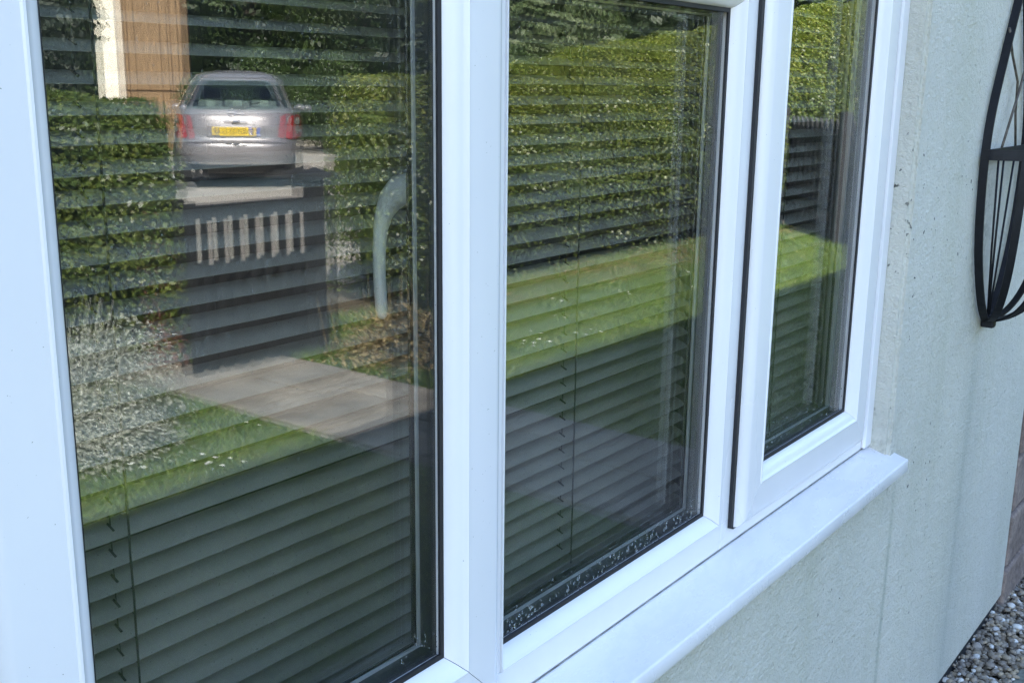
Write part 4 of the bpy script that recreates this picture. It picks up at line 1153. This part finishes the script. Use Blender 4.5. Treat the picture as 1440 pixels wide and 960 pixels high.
def car():
    c = empty('parked_car', (9.36, -10.98, 0.0))
    # local axes: x to the car's right, y forwards, rear bumper at y = 0
    fwd = Vector((10.2, -12.5, 0)).normalized()
    c.rotation_euler = (0, 0, math.atan2(fwd.y, fwd.x) - math.pi / 2 + rad(2.5))
    tag(c, 'silver small hatchback parked on the drive, seen from behind', 'car')
    KZ = [0.20, 0.30, 0.44, 0.56, 0.60, 0.64, 0.80, 0.93, 1.00, 1.06, 1.20, 1.34, 1.42, 1.47, 1.505, 1.535]
    KW = [0.70, 0.775, 0.825, 0.832, 0.828, 0.828, 0.826, 0.810, 0.785, 0.755, 0.685, 0.612, 0.560, 0.505, 0.42, 0.24]
    KR = [0.14, 0.045, 0.005, 0.012, 0.035, 0.085, 0.088, 0.125, 0.175, 0.225, 0.345, 0.47, 0.56, 0.66, 0.86, 1.20]
    KF = [3.45, 3.60, 3.66, 3.66, 3.64, 3.62, 3.50, 3.20, 2.95, 2.80, 2.58, 2.36, 2.20, 2.08, 1.95, 1.75]
    NN = lambda z: float(np.interp(z, [0.60, 1.00, 1.45], [4.2, 3.8, 2.9]))
    def P(z, x, off=0.0):
        """point on the tail at height z and cross position x"""
        w = np.interp(z, KZ, KW); r = np.interp(z, KZ, KR); f_ = np.interp(z, KZ, KF)
        yc = (r + f_) / 2; a = yc - r; n = NN(z)
        q = min(abs(x) / w, 0.9995)
        y = yc - a * (1 - q ** n) ** (1 / n)
        # outward normal, roughly
        dx = math.copysign(q ** (n - 1), x) * a / w; v = Vector((dx * 0.6, -1, 0.25)).normalized()
        return Vector((x, y, z)) + v * off
    # body shell: stacked rounded slices
    zs = np.interp(np.linspace(0, 1, 46), np.linspace(0, 1, len(KZ)), KZ); nA = 72
    v, f = [], []
    for z in zs:
        w = np.interp(z, KZ, KW); r = np.interp(z, KZ, KR); fr = np.interp(z, KZ, KF); yc, a = (r + fr) / 2, (fr - r) / 2
        for k in range(nA):
            t = 2 * math.pi * k / nA; n = NN(z)
            cx, sy = math.sin(t), -math.cos(t)
            m = (abs(cx) ** n + abs(sy) ** n) ** (-1 / n)
            v.append((w * cx * m, yc + a * sy * m, z))
    for i in range(len(zs) - 1):
        for k in range(nA): f.append((i * nA + k, i * nA + (k + 1) % nA, (i + 1) * nA + (k + 1) % nA, (i + 1) * nA + k))
    f += [tuple(range(nA))[::-1], tuple((len(zs) - 1) * nA + k for k in range(nA))]
    # open the shell where the rear window and the windscreen are
    def glazed(q):
        p = [Vector(v[i]) for i in q]; m = sum(p, Vector()) / len(p)
        if len(q) > 4 or not 1.05 < m.z < 1.385: return False
        w = np.interp(m.z, KZ, KW); mid = (np.interp(m.z, KZ, KR) + np.interp(m.z, KZ, KF)) / 2
        return abs(m.x) < w - 0.155 and abs(m.y - mid) > 0.4
    mesh('body', v, [q for q in f if not glazed(q)], M['car'], c, smooth=True, fix=False)
    # windscreen, parcel shelf and seats that show through the rear window
    ws = []
    for j in range(9):
        z = 1.03 + 0.37 * j / 8; w = np.interp(z, KZ, KW) - 0.10; rr = np.interp(z, KZ, KR); ff = np.interp(z, KZ, KF); yc, a = (rr + ff) / 2, (ff - rr) / 2
        for i in range(11):
            x = -w + 2 * w * i / 10; q = abs(x) / (w + 0.10); ws.append((x, yc + a * (1 - q ** NN(z)) ** (1 / NN(z)) - 0.004, z))
    mesh('windscreen', ws, [(j * 11 + i, j * 11 + i + 1, j * 11 + i + 12, j * 11 + i + 11) for j in range(8) for i in range(10)], M['car_window'], c, smooth=True)
    MB().box((-0.62, 0.36, 0.985), (0.62, 0.72, 1.01)).build('parcel_shelf', M['grey_cloth'], c, bevel=0.008)
    for sx in (-0.36, 0.0, 0.36): MB().box((sx - 0.12, 0.74, 1.03), (sx + 0.12, 0.82, 1.14)).build('rear_headrest', M['grey_cloth'], c, bevel=0.035, seg=3)
    for sx in (-0.36, 0.36):
        MB().box((sx - 0.22, 1.72, 0.55), (sx + 0.22, 1.86, 1.12)).build('seat_back', M['black_trim'], c, bevel=0.05, seg=3)
        MB().box((sx - 0.13, 1.73, 1.14), (sx + 0.13, 1.83, 1.30)).build('headrest', M['black_trim'], c, bevel=0.04, seg=3)
    def patch(name, z0, z1, xl, xr, off, mat, nx=16, nz=10, corner=0.0, th=0.0, parent=c):
        """curved panel lying on the tail; xl, xr: functions of t = 0..1 up the panel"""
        v, f = [], []
        for j in range(nz + 1):
            t = j / nz; z = z0 + (z1 - z0) * t
            ins = 0.0
            if corner > 0:
                e = min(t, 1 - t) * (z1 - z0)
                if e < corner: ins = corner - math.sqrt(max(corner ** 2 - (corner - e) ** 2, 0))
            for i in range(nx + 1):
                a, b = xl(t) + ins, xr(t) - ins
                v.append(P(z, a + (b - a) * i / nx, off))
        for j in range(nz):
            for i in range(nx): f.append((j * (nx + 1) + i, j * (nx + 1) + i + 1, (j + 1) * (nx + 1) + i + 1, (j + 1) * (nx + 1) + i))
        o = mesh(name, v, f, mat, parent, smooth=True)
        return o
    cst = lambda x: (lambda t: x)
    rw = patch('rear_window', 1.025, 1.405, lambda t: -0.640 + 0.145 * t, lambda t: 0.640 - 0.145 * t, 0.007, M['car_window'], corner=0.09, nz=18)
    for s in (-1, 1):
        # quarter light behind the rear pillar
        vq = []
        qs = patch('quarter_light', 1.03, 1.36, (lambda t: 0.690 - 0.120 * t) if s > 0 else (lambda t: -0.742 + 0.125 * t), (lambda t: 0.742 - 0.125 * t) if s > 0 else (lambda t: -0.690 + 0.120 * t), 0.005, M['car_glass'], nx=5)
        # side windows
        w_ = []
        side = []
        for j in range(7):
            z = 1.01 + 0.36 * j / 6
            wv = np.interp(z, KZ, KW); rr = np.interp(z, KZ, KR); ff = np.interp(z, KZ, KF); yc, a = (rr + ff) / 2, (ff - rr) / 2
            for i in range(11):
                y = rr + 0.48 + (ff - rr - 0.95) * i / 10
                q = abs(y - yc) / a
                side.append((s * (wv * (1 - q ** NN(z)) ** (1 / NN(z)) + 0.004), y, z))
        mesh('side_window', side, [(j * 11 + i, j * 11 + i + 1, j * 11 + i + 12, j * 11 + i + 11) for j in range(6) for i in range(10)], M['car_glass'], c, smooth=True)
        # tail lamp: dark red base, two round lenses
        tl = patch('tail_light', 0.645, 0.955, (lambda t: 0.575 + 0.06 * t) if s > 0 else (lambda t: -0.812 + 0.01 * t), (lambda t: 0.812 - 0.01 * t) if s > 0 else (lambda t: -0.575 - 0.06 * t), 0.010, M['red_lens'], corner=0.05, nz=16)
        for (zz, rr, mm) in ((0.88, 0.055, 'clear_lens'), (0.77, 0.052, 'clear_lens')):
            pc = [P(zz, s * 0.735, 0.014)] + [P(zz + rr * math.sin(a), s * 0.735 + rr * 0.62 * math.cos(a), 0.016) for a in [2 * math.pi * k / 18 for k in range(18)]]
            mesh('lens', pc, [(0, 1 + k, 1 + (k + 1) % 18) for k in range(18)], M[mm], tl, smooth=True)
        patch('lamp_divider', 0.648, 0.952, (lambda t: 0.668 + 0.03 * t) if s > 0 else (lambda t: -0.680 - 0.03 * t), (lambda t: 0.680 + 0.03 * t) if s > 0 else (lambda t: -0.668 - 0.03 * t), 0.0125, M['car'], nx=3)
        # door mirrors
        mr = MB().tube([(s * 0.80, 2.42, 0.99), (s * 0.90, 2.40, 1.01), (s * 0.97, 2.40, 1.01)], [0.03, 0.075, 0.055], 10, flat=0.75).build('door_mirror', M['car'], c, smooth=True)
        # wheels
        for yw in (0.62, 3.05):
            w0 = MB().tube([(s * 0.60, yw, 0.295), (s * 0.615, yw, 0.295), (s * 0.78, yw, 0.295), (s * 0.80, yw, 0.295)], [0.25, 0.295, 0.295, 0.25], 26, up=(0, 0, 1)).build('wheel', M['tyre'], c, smooth=False)
            MB().tube([(s * 0.79, yw, 0.295), (s * 0.806, yw, 0.295)], [0.185, 0.17], 20).build('rim', M['rim'], w0)
    # bumper: upper body-colour bar with a crease, dark valance, bright lower strip
    patch('bumper', 0.335, 0.585, cst(-0.80), cst(0.80), 0.016, M['car'], nx=24, corner=0.04)
    patch('valance', 0.205, 0.315, cst(-0.66), cst(0.66), 0.012, M['black_trim'], nx=20)
    patch('bumper_strip', 0.318, 0.336, cst(-0.74), cst(0.74), 0.020, M['chrome'], nx=24, nz=2)
    patch('boot_seam', 0.592, 0.602, cst(-0.60), cst(0.60), 0.008, M['black_trim'], nx=20, nz=2)
    # number plate in its recess
    rec = patch('plate_recess', 0.66, 0.835, lambda t: -0.335 + 0.03 * t, lambda t: 0.335 - 0.03 * t, 0.004, M['black_trim'], corner=0.03)
    patch('plate_recess_panel', 0.668, 0.828, lambda t: -0.325 + 0.03 * t, lambda t: 0.325 - 0.03 * t, 0.006, M['car'], corner=0.03)
    yp = P(0.745, 0.0).y - 0.018
    pl = MB().box((-0.26, yp, 0.69), (0.26, yp + 0.008, 0.801)).build('number_plate', M['plate_yellow'], c, bevel=0.002)
    MB().box((-0.2585, yp - 0.0012, 0.6915), (-0.212, yp - 0.0001, 0.7995)).build('plate_band', M['plate_blue'], pl)
    text_mesh('plate_text', 'EX03 ESU', 0.105, M['plate_black'], pl, (0.024, yp - 0.0015, 0.7455), (math.pi / 2, 0, 0), 0.0006, 0.93)
    text_mesh('plate_letters', 'GB', 0.03, M['petal'], pl, (-0.235, yp - 0.002, 0.708), (math.pi / 2, 0, 0), 0.0005)
    # handle bar over the plate, keyhole lip below, round badge, wiper, lettering
    MB().tube([P(0.862, -0.10, 0.01), P(0.868, 0.0, 0.028), P(0.862, 0.10, 0.01)], [0.012, 0.022, 0.012], 10).build('boot_handle', M['chrome'], c, smooth=True)
    MB().tube([P(0.575, -0.085, 0.02), P(0.573, 0.0, 0.03), P(0.575, 0.085, 0.02)], [0.008, 0.017, 0.008], 10).build('step_plate', M['chrome'], c, smooth=True)
    bz = 0.975
    ring = [P(bz + 0.045 * math.sin(a), 0.045 * math.cos(a), 0.014) for a in [2 * math.pi * k / 24 for k in range(25)]]
    bd = MB().tube(ring, 0.009, 6).build('badge', M['chrome'], c, smooth=True)
    MB().tube([P(bz, -0.062, 0.016), P(bz, 0.062, 0.016)], 0.011, 6).build('badge_bar', M['chrome'], bd)
    MB().tube([P(1.035, 0.02, 0.03), P(1.06, -0.10, 0.025), P(1.115, -0.40, 0.022)], [0.016, 0.009, 0.006], 6).build('wiper', M['black_trim'], c)
    patch('rear_spoiler', 1.435, 1.475, cst(-0.50), cst(0.50), 0.014, M['car'], nx=14, nz=3)
    MB().tube([(0.52, 0.10, 0.24), (0.52, 0.02, 0.235)], 0.026, 10).build('exhaust', M['chrome'], c)
    MB().box((-0.66, 0.20, 0.14), (0.66, 3.35, 0.24)).build('underbody', M['black_trim'], c)
car()
